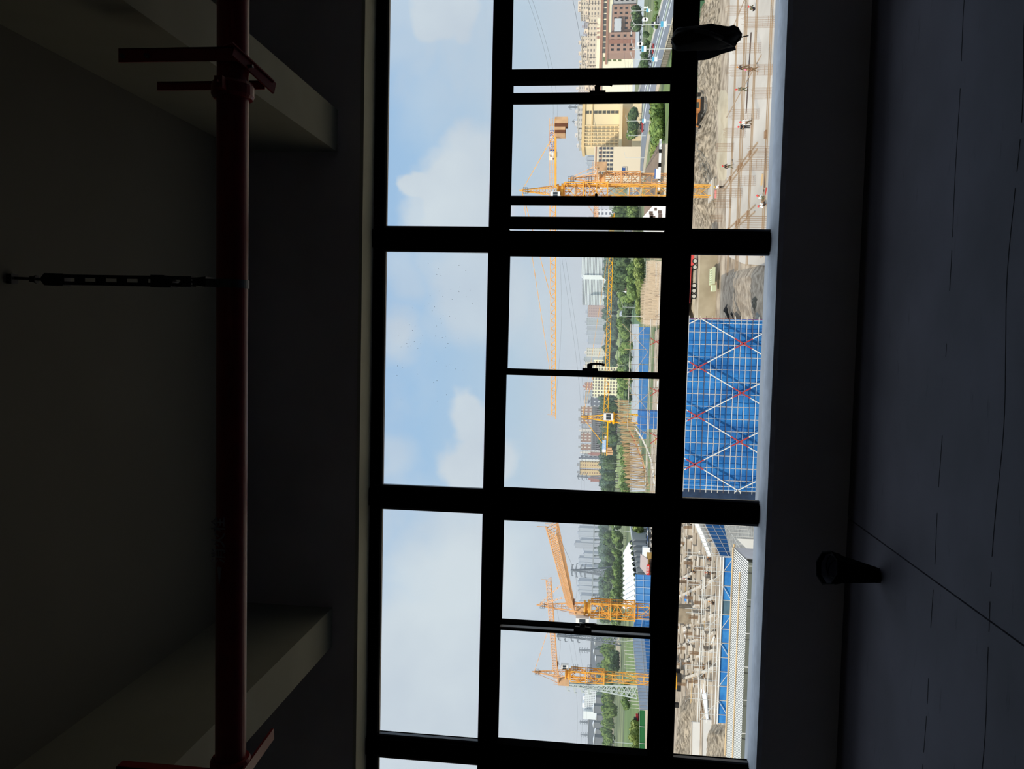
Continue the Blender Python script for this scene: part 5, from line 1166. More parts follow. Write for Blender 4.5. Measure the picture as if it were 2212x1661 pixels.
MB().box((hx0, yE+1.6, ZG), (hx1-.6, yR-.4, ze-.15)).build('wall', m_hutw, hut)
MB().poly3([(hx1-.2, yE+1.5, ZG), (hx1-.2, yR, ZG), (hx1-.2, yR, zr), (hx1-.2, yE+1.5, ze)], [(hx1-.1, yE+1.5, ZG), (hx1-.1, yR, ZG), (hx1-.1, yR, zr), (hx1-.1, yE+1.5, ze)]).build('end_wall', mat('hut_end_white', (222, 222, 226), .7, var=.04, scale=1), hut)
zf = ze-2.9
MB().box((hx0, yE-.1, zf-.15), (hx1-.3, yE+1.6, zf)).build('balcony', m_conc, hut)
for i in range(40):
    xx = hx1-.5-i*(hx1-hx0)/39.5; MB().box((xx-.03, yE-.1, zf), (xx+.03, yE-.04, zf+1.1)).build('railing_post', m_tubew, hut)
for h_ in (.55, 1.1): MB().tube((hx0, yE-.07, zf+h_), (hx1-.3, yE-.07, zf+h_), .03, 6).build('railing', m_tubew, hut)
for i in range(10): xx = hx1-.5-i*3.6; MB().tube((xx, yE-.05, ZG), (xx, yE-.05, ze-.02), .05, 6).build('post', m_tubew, hut)
mw = mat('hut_window', (58, 62, 70), .3, spec=.6); md = mat('hut_door_blue', (62, 82, 140), .6); m_dk = mat('hung_clothes', (44, 44, 52), .9)
for k in range(10):
    xb = hx1-3.0-k*3.64
    if xb < hx0+2: break
    wn = MB(); wn.box((xb-.55, yE+1.52, zf+.95), (xb+.55, yE+1.6, zf+2.0)); wn.build('window', mw, hut)
    dr = MB(); dr.box((xb-2.2, yE+1.52, zf), (xb-1.35, yE+1.6, zf+2.05)); dr.build('door', md if k % 2 else mw, hut)
    MB().box((xb+1.28, yE+1.55, zf), (xb+1.32, yE+1.6, ze-.3)).build('joint_strip', mw, hut)
    MB().box((xb-.35, yE+.9, zf+.1), (xb+.35, yE+1.3, zf+.7)).build('air_unit', m_wh, hut)
    if k % 2: o = MB().box((xb-1.25, yE+.35, zf+1.0), (xb-.75, yE+.55, zf+1.9)).build('clothing', m_dk); tagt(o, 'dark clothes hanging on the hut balcony, %s set from the right' % ORD[k//2], 'clothes', 'clothes on the balcony')
o = MB().poly3([(at(1588, 1163, 97).x, 97+EYE.y, ZG), (at(1600, 1200, 97).x, 97+EYE.y, ZG), (at(1600, 1200, 97).x, 97+EYE.y, ZG+2.5), (at(1588, 1163, 97).x, 97+EYE.y, ZG+4.6)], [(at(1588, 1163, 97).x, 97.4+EYE.y, ZG), (at(1600, 1200, 97).x, 97.4+EYE.y, ZG), (at(1600, 1200, 97).x, 97.4+EYE.y, ZG+2.5), (at(1588, 1163, 97).x, 97.4+EYE.y, ZG+4.6)]).build('white_sheet', m_whform); tagt(o, 'white board screen leaning beside the end of the site hut', 'screen')
# --- far second scaffold with blue sheets and rods above (left window)
segs = [((1372, 1241), (1408, 1241), 240), ((1373, 1310), (1408, 1310), 240), ((1366, 1372), (1408, 1372), 236), ((1372, 1440), (1408, 1440), 224), ((1382, 1533), (1408, 1533), 208)]
s4 = thing('scaffold', at(1400, 1400, 225), 'distant blue-sheeted scaffold topped with a comb of thin white rods', 'scaffold')
m_net3 = mat('blue_sheet_far', (60, 124, 192), .8, rgb2=(84, 140, 196), scale=.25, detail=5); m_net4 = mat('pale_sheet_far', (178, 198, 220), .8, var=.06, scale=.3)
for (a0, b0, da), (a1, b1, db) in zip(segs[:-1], segs[1:]):
    p0, p1 = at(*a0, da), at(*a1, db); q0 = Vector((p0.x, p0.y, ZG)); q1 = Vector((p1.x, p1.y, ZG))
    mb = MB(); mb.poly3([q0, q1, p1, p0], [q0+Vector((0, .2, 0)), q1+Vector((0, .2, 0)), p1+Vector((0, .2, 0)), p0+Vector((0, .2, 0))]); mb.build('sheet', m_net3 if a0[1] < 1370 else m_net4, s4)
    if a0[1] >= 1370:
        mb = MB(); e = Vector((0, -.1, 0)); t0, t1 = p0-Vector((0, 0, (p0.z-ZG)*.35)), p1-Vector((0, 0, (p1.z-ZG)*.35)); mb.poly3([q0+e, q1+e, t1+e, t0+e], [q0+e*2, q1+e*2, t1+e*2, t0+e*2]); mb.build('sheet', m_net3, s4)
    nn = int(abs(a1[1]-a0[1])/7)
    for k in range(nn):
        p = p0+(p1-p0)*(k+.5)/nn
        if a0[1] >= 1370: MB().tube((p.x, p.y-.3, ZG), (p.x, p.y-.3, p.z+random.uniform(1.6, 3.0)), .045, 4).build('rod', m_tubew, s4)
        elif k % 2: MB().tube((p.x, p.y-.3, ZG), (p.x, p.y-.3, p.z+.8), .04, 4).build('rod', m_tubew, s4)
    for f in (.25, .5, .75, 1): MB().bar(q0+(p0-q0)*f+Vector((0, -.35, 0)), q1+(p1-q1)*f+Vector((0, -.35, 0)), .08).build('ledger', m_tubew, s4)
# --- fences
m_gf = mat('green_fence_mesh', (74, 112, 82), .8, var=.06, scale=.3)
def fence(label, pts, h, m, post, step=3.0, name='fence'):
    g_ = [gnd(*p) for p in pts]; t = thing(name, (g_[0].x, g_[0].y, ZG), label, 'fence')
    for a, b in zip(g_[:-1], g_[1:]):
        MB().poly3([(a.x, a.y, ZG), (b.x, b.y, ZG), (b.x, b.y, ZG+h), (a.x, a.y, ZG+h)], [(a.x, a.y+.06, ZG), (b.x, b.y+.06, ZG), (b.x, b.y+.06, ZG+h), (a.x, a.y+.06, ZG+h)]).build('mesh_panel', m, t)
        n_ = max(1, int((b-a).length/step))
        for k in range(n_+1): p = a+(b-a)*k/n_; MB().box((p.x-.07, p.y-.12, ZG), (p.x+.07, p.y, ZG+h+.15)).build('post', post, t)
        MB().bar((a.x, a.y-.06, ZG+h), (b.x, b.y-.06, ZG+h), .1).build('rail', post, t)
    return t
fence('green sheeted site fence at the right, beyond the brown bank', [(1537, -60), (1534, 0), (1519, 50), (1508, 110)], 3.4, m_gf, m_tubew, 4.2)
fence('green fence with pale posts behind the diggers', [(1508, 135), (1505, 290), (1503, 385)], 2.2, m_gf, m_tubew, 4.5)
fence('bright green mesh fence at the far left below the trees', [(1394, 1534), (1394, 1720)], 2.3, mat('bright_green_mesh', (48, 116, 66), .8), m_tubew, 6)
fence('dark picket fence along the pale path beside the road', [(1472, 20), (1464, 62), (1449, 110), (1435, 156)], 2.0, mat('see_through_pickets', (158, 146, 130), .8), mat('dark_post', (70, 66, 62), .7), 2.4)
# ================================================================== trees
random.seed(21)
def crown_mesh(name, w_, h_, m, seed, nleaf=420, blobs=6, leaf=.55):
    rnd = random.Random(seed); mb = MB(); bm = bmesh.new(); bmesh.ops.create_icosphere(bm, subdivisions=2, radius=1)
    base = [v.co.copy() for v in bm.verts]; fs = [[v.index for v in f.verts] for f in bm.faces]; bm.free()
    cs = []
    for b in range(blobs):
        a = rnd.uniform(0, 6.28); r = 0 if b == 0 else rnd.uniform(.15, .30)*w_
        c = Vector((r*math.cos(a), r*math.sin(a), h_*(.50 if b == 0 else rnd.uniform(.32, .78)))); s = Vector((w_*.34, w_*.34, h_*.36))*(1 if b == 0 else rnd.uniform(.5, .75)); cs.append((c, s))
        mb.add([c+Vector((p.x*s.x, p.y*s.y, p.z*s.z))*(1+.28*mnoise.noise(p*2.3+Vector((seed, b, 0)))) for p in base], fs)
    for i in range(nleaf):
        c, s = rnd.choice(cs); d = Vector((rnd.gauss(0, 1), rnd.gauss(0, 1), rnd.gauss(0, 1))).normalized()
        p = c+Vector((d.x*s.x, d.y*s.y, d.z*s.z))*rnd.uniform(.95, 1.2); u = d.orthogonal().normalized(); v = d.cross(u)
        t = rnd.uniform(0, 6.28); u, v = u*math.cos(t)+v*math.sin(t), v*math.cos(t)-u*math.sin(t); l = leaf*rnd.uniform(.5, 1.1)
        u = (u+d*rnd.uniform(-.6, .6)).normalized()
        mb.add([p-u*l-v*l*.5, p+u*l-v*l*.5, p+u*l*.7+v*l*.6, p-u*l*.7+v*l*.6], [(0, 1, 2, 3)])
    return mb.mesh(name, m)
def foliage(name, a, b): return mat(name, a, .85, rgb2=b, scale=.9, detail=6, bump=.4)
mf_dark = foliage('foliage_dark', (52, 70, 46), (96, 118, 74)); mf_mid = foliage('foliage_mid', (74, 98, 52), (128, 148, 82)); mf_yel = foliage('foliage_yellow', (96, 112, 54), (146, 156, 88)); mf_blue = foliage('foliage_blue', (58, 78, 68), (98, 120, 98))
m_bark = mat('bark', (84, 70, 56), .9)
KIND = {}
for k_, (m_, w_, h_) in dict(dark=(mf_dark, 7.5, 9), mid=(mf_mid, 7, 8), yel=(mf_yel, 6, 6), blue=(mf_blue, 8, 10), bush=(mf_mid, 4, 3), ybush=(mf_yel, 4, 3.2)).items():
    KIND[k_] = [crown_mesh('crown', w_, h_, m_, 31*i+len(k_), leaf=.35 if 'bush' in k_ else .6) for i in range(2)]+[w_, h_]
trunkm = MB().tube((0, 0, 0), (0, 0, 1), .022, 6, .014).mesh('trunk', m_bark)
def tree(kind, p, h, label, group, simple=False, sx=None):
    c = KIND[kind]; s = h/c[3]; sx = sx or s*random.uniform(.85, 1.25); me = c[random.randrange(2)]; bush = 'bush' in kind
    if simple or bush:
        o = bpy.data.objects.new('bush' if bush else 'tree', me); C.objects.link(o); o.location = (p.x, p.y, ZG-.2); o.scale = (sx, sx, s*1.05); o.rotation_euler = (0, 0, random.uniform(0, 6.28)); tagt(o, label, 'bush' if bush else 'tree', group); return o
    t = thing('tree', (p.x, p.y, ZG-.1), label, 'tree', group); t.rotation_euler = (0, 0, random.uniform(0, 6.28))
    o = bpy.data.objects.new('crown', me); C.objects.link(o); o.parent = t; o.location = (0, 0, h*.14); o.scale = (sx, sx, s*.9)
    o = bpy.data.objects.new('trunk', trunkm); C.objects.link(o); o.parent = t; o.scale = (h, h, h*.4)
    return t
def belt(kind, n, vtop, vbase, ya, yb, label, group, simple=True, vj=3, hj=.25, cap=640):
    """trees standing on the ground between two picture columns; vtop/vbase: crown top and foot"""
    lab0 = label
    for i in range(n):
        label = lab0+(', %s from the right' if len(lab0.split()) < 13 else ', %s along') % ORD[i]; f = (i+random.uniform(.1, .9))/n; y = ya+(yb-ya)*f
        vb = (vbase if not isinstance(vbase, tuple) else random.uniform(*vbase)); vt = vtop-(vbase[1]-vb)*.0 if isinstance(vbase, tuple) else vtop
        p = gnd(vb, y); d_ = p.y-EYE.y
        if d_ > cap or d_ < 0: d_ = cap*random.uniform(.82, 1); p = at(vb, y, d_); tree(kind, p, (zp(vtop, y, d_)-ZG)*random.uniform(.76, .95), label, group, simple, sx=random.uniform(1.1, 1.5)*(d_/640)**.5); continue
        hpx = (vbase[1]-vtop if isinstance(vbase, tuple) else vbase-vtop)
        hh = hpx/FPX*d_ if not isinstance(vbase, tuple) else min(14, max(5, hpx/FPX*d_*.8))
        tree(kind, p, hh*random.uniform(1-hj, 1+hj), label, group, simple)
belt('dark', 5, 1366, 1394, 22, 58, 'dense dark tree before the brown office block, at the car park', 'car park trees', False)
belt('dark', 6, 1388, 1408, 70, 150, 'dark tree in the row along the near side of the grey plaza', 'hall trees', False)
belt('mid', 5, 1412, 1424, 2, 60, 'small green tree on the verge above the road, top right', 'verge trees', False)
belt('bush', 8, 1452, 1462, 112, 156, 'low bush on the bright grass strip below the jacket', 'grass strip bushes')
belt('mid', 12, 1343, 1366, 228, 345, 'street tree along the far pavement in front of the hotel', 'hotel street trees', False)
belt('dark', 9, 1352, 1372, 232, 340, 'second-row street tree nearer the road in front of the hotel', 'hotel street trees, near row', False)
belt('ybush', 18, 1410, 1428, 230, 350, 'yellow green bush on the verge between road and clubhouse', 'verge bushes', hj=.4)
belt('bush', 14, 1414, 1436, 230, 300, 'dark green bush filling the verge beside the clubhouse', 'verge dark bushes', hj=.4)
belt('dark', 9, 1322, 1342, 322, 392, 'dark tree before the low wing of the hotel, by the cranes', 'wing trees', False)
belt('dark', 6, 1318, 1345, 445, 492, 'dark tree seen through the narrow strip of the ajar light', 'strip trees')
belt('mid', 6, 1352, 1384, 445, 492, 'grassy green tree below the road in the narrow strip', 'strip green trees')
# centre
belt('blue', 30, 1299, 1314, 560, 800, 'blue-green tree in the far belt under the striped building', 'centre far belt', cap=1280)
belt('blue', 22, 1308, 1322, 560, 830, 'mid-distance tree behind the long yellow jib', 'centre second belt', cap=1150)
belt('dark', 12, 1316, 1340, 563, 622, 'dark tree in the clump above the white canopy', 'canopy clump', False)
belt('yel', 13, 1372, 1397, 565, 612, 'yellow green tree over the pale rebar field', 'yellow trees', False, hj=.2)
belt('mid', 14, 1356, 1388, 575, 640, 'green shrub tree around the bare mound by the canopies', 'mound trees', False)
belt('ybush', 18, 1378, 1392, 612, 692, 'bright bush lining the edge of the pale rebar field', 'edge bushes', hj=.4)
belt('mid', 12, 1328, 1340, 640, 860, 'small park tree on the light green field', 'park trees')
belt('dark', 12, 1340, 1352, 640, 860, 'dark park tree near the grey canopies', 'park dark trees')
belt('blue', 26, 1289, (1297, 1326), 858, 1060, 'tree in the deep dark belt behind the bright yellow crane', 'deep belt', cap=980)
belt('dark', 20, 1298, 1328, 872, 1062, 'front tree of the dark belt behind the bright yellow crane', 'deep belt front', False, cap=900)
belt('mid', 12, 1341, 1364, 958, 1060, 'green tree behind the starter bars', 'trees behind starter bars')
# left
belt('blue', 24, 1290, (1300, 1316), 1112, 1330, 'hazy tree below the grey viaduct', 'viaduct trees', cap=1420)
belt('dark', 16, 1302, 1324, 1112, 1345, 'dark tree in the broad belt left of the middle window', 'left belt', cap=950)
belt('mid', 16, 1322, 1352, 1118, 1345, 'green tree behind the scalloped white roof', 'trees behind market', False, cap=700)
belt('yel', 9, 1372, 1397, 1122, 1206, 'big yellow green tree by the parked cars', 'car park trees, left', False)
belt('blue', 16, 1283, (1288, 1306), 1366, 1640, 'far tree among the sheds in the leftmost light', 'shed trees', cap=1150)
belt('dark', 6, 1300, 1312, 1372, 1640, 'dark tree in front of the far sheds', 'shed trees, near', cap=900)
belt('mid', 22, 1294, 1318, 1366, 1650, 'green tree hiding the long shed', 'shed screen trees', cap=740)
belt('dark', 5, 1318, 1342, 1412, 1448, 'dark round tree right of the leftmost crane mast', 'mast trees')
belt('mid', 8, 1342, 1362, 1475, 1530, 'green tree behind the comb of white rods', 'rod trees')
belt('yel', 10, 1364, 1390, 1562, 1650, 'yellow green tree behind the bright green fence', 'green fence trees', False)
# ================================================================== lamps, signs, pylons, cables
m_pole = mat('galvanised_pole', (206, 208, 206), .5)
def lamp(label, vb, vt, y, arms=2, box=None, sign=None, w_=.16):
    p = gnd(vb, y); d_ = p.y-EYE.y; zt = zp(vt, y, d_); t = thing('street_lamp', (p.x, p.y, ZG), label, 'street lamp')
    MB().tube((p.x, p.y, ZG), (p.x, p.y, zt), w_, 8, w_*.6).build('pole', m_pole, t)
    for s in ((-1, 1) if arms == 2 else (1,)):
        q = [Vector((p.x, p.y, zt-1.2)), Vector((p.x+s*.8, p.y, zt-.2)), Vector((p.x+s*2.2, p.y, zt+.3))]; MB().path(q, .12).box((p.x+s*2.0-.0 if s > 0 else p.x-3.1, p.y-.15, zt+.2), (p.x+3.1 if s > 0 else p.x-2.0, p.y+.15, zt+.42)).build('lamp_head', m_pole, t)
    if box:
        z0, z1 = zp(box[1], y, d_), zp(box[0], y, d_); MB().box((p.x-.9, p.y-.3, z0), (p.x+.9, p.y-.15, z1)).build('banner', m_wh, t)
        MB().box((p.x-.9, p.y-.32, z0+(z1-z0)*.55), (p.x+.9, p.y-.31, z1)).build('banner_band', mat('sky_sign', (92, 176, 214), .6), t)
    if sign:
        for v in sign: z0 = zp(v, y-4, d_); MB().bar((p.x+1.6, p.y-.3, z0), (p.x+1.6, p.y-.2, z0), 1.3, 1.3, n=12).build('round_sign', m_wh, t)
        MB().box((p.x, p.y-.1, zp(sign[0], y, d_)-.05), (p.x+1.6, p.y, zp(sign[0], y, d_)+.05)).build('sign_arm', m_pole, t)
    return t
lamp('white street lamp with round red and white signs, top right corner', 1409, 1362, 23, 2, (1396, 1405), (1393, 1398))
lamp('tall white lamp with blue and white banner, second from the right', 1462, 1366, 52, 2, (1427, 1440), (1391, 1396))
lamp('white lamp with blue banner just right of the jacket', 1462, 1366, 105, 1, (1386, 1396), (1380, 1385))
lamp('white double-armed lamp left of the jacket', 1436, 1364, 128, 2, (1408, 1420))
lamp('white lamp in front of the hotel with a small white box', 1407, 1353, 261, 1, (1387, 1395))
lamp('thin white lamp on the verge above the striped eaves', 1396, 1356, 293, 1)
lamp('white lamp beside the brown hipped roof', 1393, 1350, 341, 1)
lamp('slim tall pole left of the hotel wing', 1342, 1263, 349, 1, w_=.22)
lamp('white lamp right of the orange crane', 1391, 1346, 370, 1)
lamp('pole in the park left of the striped building', 1387, 1344, 664, 1)
lamp('second park pole, beside the yellow jib', 1412, 1317, 684, 1)
lamp('lamp standing behind the white handle bar', 1345, 1300, 620, 2)
lamp('white lamp in the dark belt right of the pylon', 1345, 1296, 1001, 1)
lamp('tall white lamp over the paved road, left window', 1374, 1328, 1148, 1)
lamp('tall thin light mast above the far sheds', 1313, 1274, 1541, 1)
lamp('white pole before the long green lawn', 1366, 1325, 1606, 1)
lamp('white pole at the top of the comb of rods', 1366, 1325, 1386, 1)
def pylon(label, y, vt, depth, wpx, m=None, arms=4):
    p = at(1300, y, depth); zt = zp(vt, y, depth); w_ = wpx/FPX*depth; t = thing('pylon', (p.x, p.y, ZG), label, 'pylon'); m = m or mat('pylon_grey', (118, 124, 134), .6); H_ = zt-ZG
    mb = MB(); k_ = w_/14+.05
    def hw(u): return w_*.5*(1-u)**1.5*.9+.5
    n_ = 14
    for s in ((-1, -1), (1, -1), (1, 1), (-1, 1)):
        for k in range(n_): a, b = k/n_, (k+1)/n_; mb.bar((p.x+s[0]*hw(a), p.y+s[1]*hw(a), ZG+H_*a), (p.x+s[0]*hw(b), p.y+s[1]*hw(b), ZG+H_*b), k_*1.2)
    for k in range(n_):
        a, b = k/n_, (k+1)/n_
        for e in (-1, 1): mb.bar((p.x-e*hw(a), p.y-hw(a), ZG+H_*a), (p.x+e*hw(b), p.y-hw(b), ZG+H_*b), k_*.7)
        mb.bar((p.x-hw(b), p.y-hw(b), ZG+H_*b), (p.x+hw(b), p.y-hw(b), ZG+H_*b), k_*.7)
    mb.build('lattice_tower', m, t)
    for i in range(arms):
        z_ = zt-H_*(.03+.10*i); l = w_*(.55+.12*(i % 2)); a = MB(); a.bar((p.x-l, p.y, z_), (p.x+l, p.y, z_), k_*1.3); a.bar((p.x-l, p.y, z_), (p.x, p.y, z_+H_*.03), k_*.7); a.bar((p.x+l, p.y, z_), (p.x, p.y, z_+H_*.03), k_*.7)
        for s in (-1, 1): a.bar((p.x+s*l, p.y, z_), (p.x+s*l, p.y, z_-H_*.035), k_)
        a.build('cross_arm', m, t)
    return t, p, zt, w_
py1 = pylon('grey lattice pylon standing before the hazy left skyline', 1235, 1233, 900, 22)
py2 = pylon('grey lattice pylon between the two left cranes', 1379, 1203, 620, 18)
py3 = pylon('big pale lattice pylon right beside the counterweight of the leftmost crane', 1484, 1222, 380, 26, mat('pylon_pale', (184, 190, 190), .6))
pylon('small far pylon over the cranes, left window', 1407, 1250, 1500, 9); pylon('small far pylon near the left edge of the leftmost light', 1563, 1252, 1500, 8)
pylon('small far pylon at the very left of the skyline', 1590, 1254, 1700, 8)
pylon('thin pylon at the left end of the middle window', 1031, 1247, 900, 12, None, 3)
pylon('small pylon over the cream hotel roof', 231, 1228, 1300, 8, None, 3); pylon('small pylon peeping over the hotel, left of the first', 262, 1236, 1400, 7, None, 3)
def cable(label, pts, r):
    mb = MB(); mb.path([Vector(p) for p in pts], r, 3); o = mb.build('cable', mat('cable_dark', (92, 98, 110), .6)); tagt(o, label, 'cable'); return o
def span(label, a, b, da, db, r, sag=6):
    p, q = at(*a, da), at(*b, db); cable(label, [p+(q-p)*(i/24)-Vector((0, 0, sag*math.sin(math.pi*i/24))) for i in range(25)], r)
span('upper power line crossing the sky at the right', (1120, -60), (1190, 315), 300, 520, .10); span('lower power line crossing the sky at the right', (1129, -60), (1199, 320), 300, 520, .10)
span('steep single power line over the cream hall', (1226, -60), (1300, 480), 240, 520, .12, 3)
span('upper thin power line left of the crane jib', (1214, 560), (1255, 1060), 520, 900, .14); span('lower thin power line left of the crane jib', (1222, 560), (1262, 1060), 520, 900, .14)
for i, (va, vb) in enumerate(((1220, 1236), (1230, 1246), (1240, 1255))): span('%s faint power line beside the leftmost crane' % ORD[i], (va+8, 1380), (vb+4, 1660), 620, 700, .10, 5)
span('thin wire crossing the brown block at the right', (1330, -30), (1352, 200), 330, 350, .06, 1); span('second thin wire crossing the brown block at the right', (1340, -30), (1358, 200), 330, 350, .06, 1)
# road sign gantry
p = gnd(1392, 372); d_ = p.y-EYE.y; t = thing('road_sign', (p.x, p.y, ZG), 'blue direction sign on a white arm right of the orange crane', 'road sign')
MB().box((at(1346, 378, d_).x, p.y, zp(1351, 370, d_)), (at(1346, 362, d_).x, p.y+.1, zp(1343, 370, d_))).build('sign_face', m_blue, t); MB().tube((p.x, p.y+.2, ZG), (p.x, p.y+.2, zp(1343, 370, d_)), .15, 8).build('pole', m_pole, t)
# ================================================================== vehicles
m_tyre = mat('tyre', (44, 42, 40), .9); m_rim = mat('rim', (190, 186, 176), .6); m_truck = mat('truck_red', (214, 78, 74), .5); m_dglass = m_cglass
def wheel(par, x, y, z, r, w_=.35):
    wl = MB().tube((x, y, z), (x, y+w_, z), r, 18).build('wheel', m_tyre, par); MB().tube((x, y-.03, z), (x, y+.02, z), r*.62, 16).build('rim', m_rim, wl, local=False) if False else None
    rm = MB().tube((x, y-.04, z), (x, y, z), r*.62, 16).build('rim', m_rim); rm.parent = wl; return wl
dt = 160.0; a, b = at(1505, 657, dt), at(1505, 548, dt); yT = dt+EYE.y; gz = zp(1507, 600, dt)
tr = thing('truck', ((a.x+b.x)/2, yT, gz), 'long red tipper truck with five pale wheels, above the sandy ground', 'truck')
o = MB().box((a.x-4, yT-3, ZG-.1), (b.x+4, yT+4, gz)).build('ramp', m_tan, kind='structure')
MB().box((a.x+.2, yT, gz+1.25), (b.x-2.5, yT+2.4, gz+3.0)).build('tipper_body', m_truck, tr)
bb = MB()
for i in range(18): xx = a.x+.4+i*(b.x-a.x-3.2)/18; bb.box((xx, yT-.05, gz+1.3), (xx+.08, yT, gz+2.95))
bb.build('body_ribs', m_truck, tr)
MB().box((a.x+.3, yT+.5, gz+.85), (b.x-.6, yT+1.9, gz+1.2)).build('chassis', m_tyre, tr); MB().box((b.x-2.3, yT, gz+.8), (b.x, yT+2.3, gz+3.2)).build('cab', m_truck, tr)
for py in (640, 628, 617, 577, 564): xx = at(1501, py, dt).x; wheel(tr, xx, yT-.05, gz+.58, .55)
def excavator(label, v, y, s, col, facing=1):
    p = gnd(v, y); t = thing('excavator', (p.x, p.y, ZG), label, 'excavator'); X, Y, Z = p.x, p.y, ZG+1.4
    for e in (-1, 1): MB().box((X-1.8*s, Y+e*1.1*s-.3*s, Z), (X+1.8*s, Y+e*1.1*s+.3*s, Z+.8*s)).build('track', m_tyre, t)
    MB().box((X-1.5*s, Y-1.2*s, Z+.85*s), (X+1.3*s, Y+1.2*s, Z+1.9*s)).build('body', col, t)
    c = MB().box((X-.2*s*facing-.7*s, Y-1.25*s, Z+1.2*s), (X-.2*s*facing+.7*s, Y-.2*s, Z+2.8*s)).build('cab', mat('excavator_cab', (70, 74, 66), .5), t)
    b = MB(); f = -facing; b.path([(X+f*1.0*s, Y, Z+1.5*s), (X+f*2.6*s, Y, Z+3.8*s), (X+f*4.6*s, Y, Z+2.9*s)], .42*s); b.build('boom', col, t)
    MB().path([(X+f*4.6*s, Y, Z+2.9*s), (X+f*5.2*s, Y, Z+1.0*s)], .3*s).build('stick', col, t)
    MB().prism([(X+f*4.9*s, Y-.5*s), (X+f*5.6*s, Y-.5*s), (X+f*5.6*s, Y+.5*s), (X+f*4.9*s, Y+.5*s)], Z+.2*s, Z+1.0*s).build('bucket', m_tyre, t)
m_exo = mat('excavator_orange', (188, 124, 70), .6); m_exy = mat('excavator_yellow', (236, 176, 60), .6)
excavator('orange and grey excavator working on the brown bank', 1534, 228, .85, m_exo, 1); excavator('second excavator, behind the bank beside the orange one', 1528, 252, .9, m_exo, -1)
excavator('yellow excavator by the green fence right of the tallest crane', 1514, 318, 1.1, m_exy, -1)
excavator('yellow excavator at the far edge of the foundation pit, lower left', 1484, 1470, 1.1, m_exy, 1); excavator('small white and red digger on the lawn by the green fence', 1390, 1551, .9, mat('digger_red', (196, 50, 56), .6), 1)
# pale rack of formwork lying in the sun
p = gnd(1553, 599); t = thing('form_rack', (p.x, p.y, ZG), 'pale green slatted rack lying on the sunlit ground below the truck', 'rack')
mr = mat('pale_green_paint', (196, 200, 166), .7)
for k in range(7): MB().box((p.x-1.3+k*.42, p.y-1.6, ZG+1.1), (p.x-1.08+k*.42, p.y+1.8, ZG+1.5)).build('slat', mr, t)
MB().box((p.x-1.4, p.y-1.7, ZG+.9), (p.x+1.7, p.y-1.4, ZG+1.5)).build('end_bar', mr, t); MB().box((p.x-1.4, p.y+1.6, ZG+.9), (p.x+1.7, p.y+1.9, ZG+1.5)).build('end_bar', mr, t); MB().box((p.x-2.6, p.y-1.2, ZG+.6), (p.x-1.5, p.y+1, ZG+1.3)).build('end_box', mr, t)
for lab, v, y, s, m_ in (('black tarpaulin heap in the shadow by the blue scaffold', 1577, 670, 2.0, m_tyre), ('tangle of grey bars at the foot of the netted scaffold', 1600, 680, 1.7, mat('bar_grey', (106, 98, 88), .7)), ('grey steel skip beside the scaffold near the sill', 1643, 684, 1.6, mat('skip_grey', (120, 120, 116), .6)), ('dark bundle of sheets near the sill right of the scaffold', 1640, 655, 2.0, mat('sheet_dark', (84, 80, 70), .8)), ('low brown block in the shade by the scaffold', 1586, 678, 1.2, m_tyre), ('blue sheet thrown on the pit floor', 1484, 1293, 1.4, m_net2), ('blue cloth on the pit floor near the workers', 1481, 1300, .9, m_net2)):
    p = gnd(v, y); mb = MB(); rnd = random.Random(v)
    vs = []; n_ = 9
    for j in range(5):
        for i in range(n_): a = 6.283*i/n_; r = s*(1-j/5.2)*rnd.uniform(.8, 1.15); vs.append((p.x+r*math.cos(a), p.y+r*math.sin(a)*.8, ZG-.1+s*.13*j*rnd.uniform(.8, 1.1)))
    fs = [(j*n_+i, j*n_+(i+1) % n_, (j+1)*n_+(i+1) % n_, (j+1)*n_+i) for j in range(4) for i in range(n_)]+[tuple(range(4*n_, 5*n_))]
    o = mb.add(vs, fs).build('sheet' if 'sheet' in lab or 'cloth' in lab else 'bundle', m_); tagt(o, lab, 'bundle')
def car(label, v, y, col, L_=4.4, rot=0, h=1.5):
    p = gnd(v, y); t = thing('car', (p.x, p.y, ZG), label, 'car', 'parked cars'); b = MB(); X, Y, Z = p.x, p.y, ZG+.15
    prof = [(-.5, .25), (-.5, .7), (-.38, .85), (-.22, 1.0), (.22, 1.0), (.34, .80), (.5, .68), (.5, .25)]
    b.poly3([(X+a_*L_, Y-.85, Z+z_*h*.55+.1) for a_, z_ in [(-.5, .3), (-.5, 1.0), (.5, 1.0), (.5, .3)]], [(X+a_*L_, Y+.85, Z+z_*h*.55+.1) for a_, z_ in [(-.5, .3), (-.5, 1.0), (.5, 1.0), (.5, .3)]]); b.build('body', col, t)
    MB().poly3([(X+a_*L_, Y-.75, Z+z_*h) for a_, z_ in [(-.36, .6), (-.22, 1.0), (.16, 1.0), (.32, .6)]], [(X+a_*L_, Y+.75, Z+z_*h) for a_, z_ in [(-.36, .6), (-.22, 1.0), (.16, 1.0), (.32, .6)]]).build('cabin', m_dglass, t)
    for a_ in (-.32, .32): MB().tube((X+a_*L_, Y-.88, Z+.3), (X+a_*L_, Y-.6, Z+.3), .32, 12).build('wheel', m_tyre, t)
cw = mat('car_white', (228, 228, 230), .3, spec=.6); cbk_ = mat('car_black', (40, 42, 48), .3, spec=.6); cbl = mat('car_blue', (60, 90, 150), .3, spec=.6); cgy = mat('car_grey', (150, 152, 156), .3, spec=.6); crd = mat('car_red', (170, 50, 46), .3, spec=.6)
names = ('white', 'black', 'blue', 'grey')
